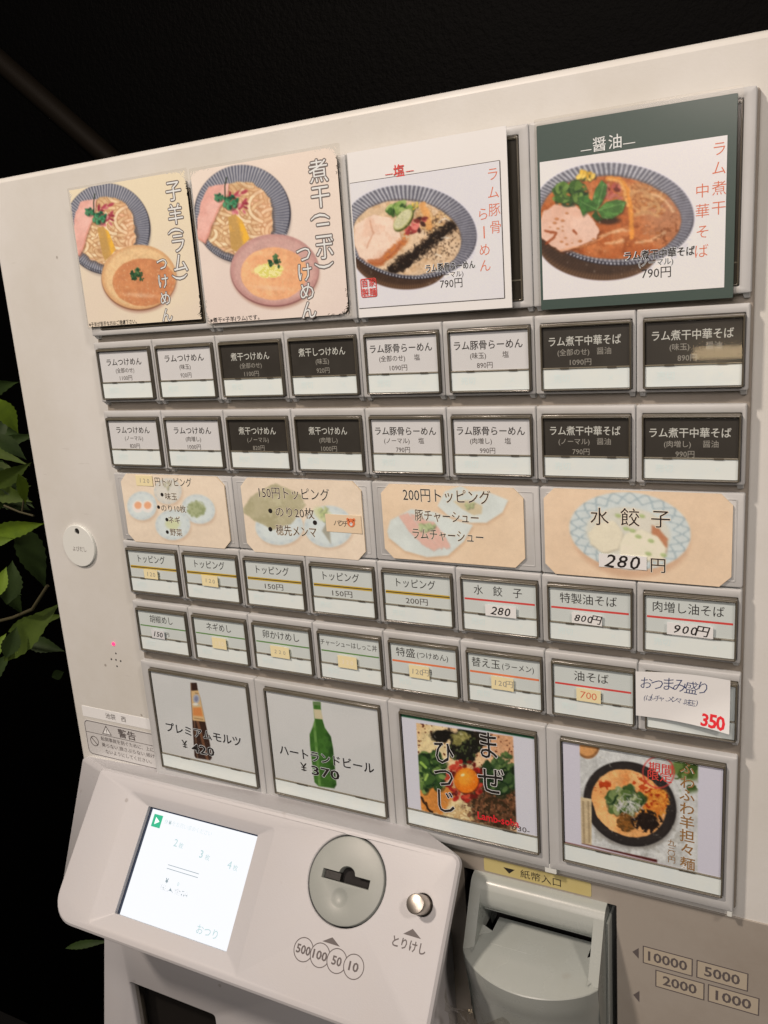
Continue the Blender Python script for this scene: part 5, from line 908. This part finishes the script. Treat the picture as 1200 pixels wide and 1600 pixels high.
c.put(c.ell(465, 445, 262, 222, 28, 14), (120, 110, 102), .6); c.put(c.ell(460, 432, 258, 218, 30), (44, 38, 36)); c.put(c.ell(458, 430, 250, 210, 30, 10), (58, 50, 46), .5); w = c.warp(7, 50); sp = c.ell(455, 430, 208, 172, 32, 3, w); c.put(sp, (238, 164, 98)); c.put(sp * sst(.4, .66, c.n(70, 5)), (246, 186, 122), .8)
c.spots(sp * (1 - sst(.5, 1.0, c.edist(520, 330, 130, 60, 25)[2])), 20, .48, (196, 76, 36), 12); c.spots(sp * (1 - sst(.6, 1.1, c.edist(320, 340, 60, 40)[2])), 16, .5, (186, 66, 30), 14); c.spots(sp, 40, .7, (226, 138, 76), 9, .7)
c.put(c.ell(590, 430, 70, 80, 30, 10, c.warp(20, 30)) , (206, 112, 40), .9); c.spots(c.ell(590, 430, 80, 90, 30, 10), 12, .5, (226, 146, 60), 4); c.spots(c.ell(600, 400, 70, 70), 16, .62, (170, 60, 26), 44)
c.leafy(430, 412, 92, [(88, 106, 54), (124, 138, 84), (66, 86, 44), (150, 156, 104)], 12, 110, 58); w = c.warp(18, 26, 3); c.put(c.ell(440, 530, 48, 48, 0, 6, w), (140, 88, 40)); c.spots(c.ell(440, 530, 52, 52), 12, .5, (106, 70, 34), 5); c.put(c.ell(552, 525, 64, 42, 15, 6, w), (38, 28, 24)); c.spots(c.ell(550, 525, 90, 62, 15, 6), 16, .52, (44, 32, 26), 7)
for i in range(70):
    rg = random.Random(i + 99); x, y = 445 + rg.gauss(0, 34), 430 + rg.gauss(0, 26); a = rg.uniform(.2, 2.4); l = rg.uniform(20, 38); c.line([(x, y), (x + l * math.cos(a), y + l * math.sin(a))], 4, rg.choice([(216, 206, 200), (190, 180, 176), (226, 216, 206)]), .8)
_, _, rq = c.edist(612, 262, 88, 88); c.put(1 - sst(.03, .06, abs(rq - .95)), (206, 70, 62), .8); c.put(c.pol([(192, 395), (254, 405), (254, 655), (200, 642)], 2), (204, 178, 140))
for x in (208, 236):
    for y in range(420, 640, 9): c.put(c.ell(x + (y - 420) * .03, y, 4, 2.5), (110, 84, 60), .8)
c.put(c.pol([(200, 642), (605, 730), (605, 748), (200, 656)], 2), (86, 32, 28)); c.photo(1., .8); c.C = bgc * (1 - ph[..., None]) + c.C * ph[..., None]; c.blur(1)
c.build('picture', M['print_gloss'], o, ZL)
for s_, q in (('ふ', (766, 240)), ('わ', (766, 318)), ('ふ', (764, 385)), ('わ', (764, 458)), ('羊', (764, 530)), ('担', (764, 604)), ('々', (764, 676)), ('麺', (766, 752))): tz(o, z9, s_, q, 8.0, 'white_halo', None, ZL - .05, bold=.03, kx=.9, name='lettering_outline'); tz(o, z9, s_, q, 8.0, 'brown_ink', None, ZL - .1, bold=.012)
for s_, q in (('九', (682, 640)), ('三', (682, 668)), ('〇', (680, 696)), ('円', (682, 730))): tz(o, z9, s_, q, 4.4, 'brown_ink', None, ZL - .08)
tz(o, z9, '期間', (622, 240), 6.0, 'red', 12.5, ZL - .1, bold=.01); tz(o, z9, '限定', (618, 285), 6.0, 'red', 12.5, ZL - .1, bold=.01); cover_for(o, h)
#@@PLANT
# ------------------------------------------------------------------ plant behind the machine
PL = empty('bamboo_plant', -250, 1400, 180); tag(PL, 'dark green leafy plant standing behind the left side of the machine', 'plant')
def w3(x, y, z): q = trace(x, y, z); return Vector((q[0], q[1], z))
def leaf(a, b, width, m, fold=.25, droop=.12, roll=0.):
    g = MB(); d = b - a; L = d.length; t = d.normalized(); view = (Vector(CAMC) - (a + b) / 2).normalized(); s = t.cross(view).normalized(); n = s.cross(t)
    s = (s * math.cos(roll) + n * math.sin(roll)).normalized(); n = s.cross(t); n = n if n.dot(view) > 0 else -n; rows = []
    for i in range(19):
        f = i / 18; wd = width * (math.sin(math.pi * min(1, f ** .8)) ** 1.25) * .5 * (1.05 if i % 2 else .93) + .01; c0 = a + d * f - n * L * droop * f * f + Vector((0, 1, 0)) * L * droop * f * f
        rows.append([tuple(c0 - s * wd + n * wd * fold), tuple(c0 - s * wd * .5 + n * wd * fold * .45), tuple(c0), tuple(c0 + s * wd * .5 + n * wd * fold * .45), tuple(c0 + s * wd + n * wd * fold)])
    g.rings(rows, closed=False); g.build('leaf', m, PL, smooth=60)
LV = [(a_, b_, w_ * .66, m_, z_) for a_, b_, w_, m_, z_ in [((-6, 622), (28, 672), 24, 0, 70), ((-10, 680), (40, 710), 22, 1, 90), ((-20, 765), (44, 718), 26, 2, 80), ((-10, 770), (44, 790), 30, 1, 120), ((28, 740), (42, 785), 16, 0, 70), ((-15, 835), (62, 812), 26, 0, 80), ((-20, 850), (18, 838), 14, 0, 70), ((24, 818), (74, 910), 40, 1, 100),
      ((10, 945), (20, 868), 34, 1, 80), ((-8, 935), (8, 880), 20, 0, 60), ((6, 1034), (80, 930), 38, 2, 75), ((8, 1028), (26, 975), 26, 1, 60), ((36, 1002), (96, 1010), 24, 1, 110), ((-14, 1030), (6, 985), 18, 0, 60), ((80, 1058), (100, 1048), 16, 1, 110), ((101, 1482), (165, 1464), 12, 1, 70), ((-30, 1080), (12, 1010), 26, 1, 110), ((-20, 900), (30, 925), 24, 1, 120), ((45, 845), (70, 880), 22, 1, 130), ((-10, 700), (10, 640), 18, 1, 120)]]
for k, (a, b, wd, mi, z) in enumerate(LV): leaf(w3(*a, z), w3(*b, z + 12), wd, M['leaf%d' % mi], roll=.35 * math.sin(k * 2.1))
rg = random.Random(3)
for k in range(46):
    y = rg.uniform(610, 1050); x = rg.uniform(-260, 20); z = rg.uniform(90, 260); a = rg.uniform(-.9, .9) + (0 if rg.random() < .7 else 3.1); L = rg.uniform(50, 95)
    leaf(w3(x, y, z), w3(x + L * math.cos(a), y + L * math.sin(a), z + rg.uniform(-20, 20)), rg.uniform(13, 21), M['leaf%d' % rg.choice((1, 1, 1, 2))], roll=rg.uniform(-.8, .8))
for pts, r0 in (([(-60, 985, 80), (20, 965, 80), (50, 952, 80), (74, 915, 84)], 1.6), ([(6, 790, 90), (30, 800, 90), (52, 806, 90)], 1.0), ([(38, 770, 92), (34, 800, 92)], .9), ([(-20, 1500, 120), (-30, 1200, 120), (-40, 960, 110), (-30, 700, 110)], 3.2)):
    g = MB(); tube(g, [tuple(w3(*p)) for p in pts], r0); g.build('stem', M['stem'], PL, smooth=60)
# crumpled bag under the bill tray
BG = empty('plastic_bag', 275, 372, -14); tag(BG, 'crumpled clear plastic bag hanging below the banknote tray', 'bag')
g = MB(); rows = []
for j in range(15):
    r = []
    for i in range(29):
        u, t = i / 28, j / 14; n1 = float(fbm(np.array([[u * 7.]]), np.array([[t * 4.]]), 1, 5)[0, 0]) - .5
        r.append((247 + 88 * u, 345 + 40 * t + 5 * math.sin(u * 9) * (1 - t), -30 - 16 * math.sin(math.pi * u) - 9 * n1 - 4 * math.sin(u * 23 + t * 6)))
    rows.append(r)
g.rings(rows, closed=False); g.build('film', M['bag'], BG)
# faint pipe on the back wall
g = MB(); a = w3(-40, 60, 600); b = w3(260, 325, 600); tube(g, [tuple(a), tuple((a + b) / 2), tuple(b)], 16, 10); tag(g.build('wall_pipe', M['conduit'], None, smooth=60), 'dim brown pipe running diagonally across the black back wall', 'pipe')
flush_text()
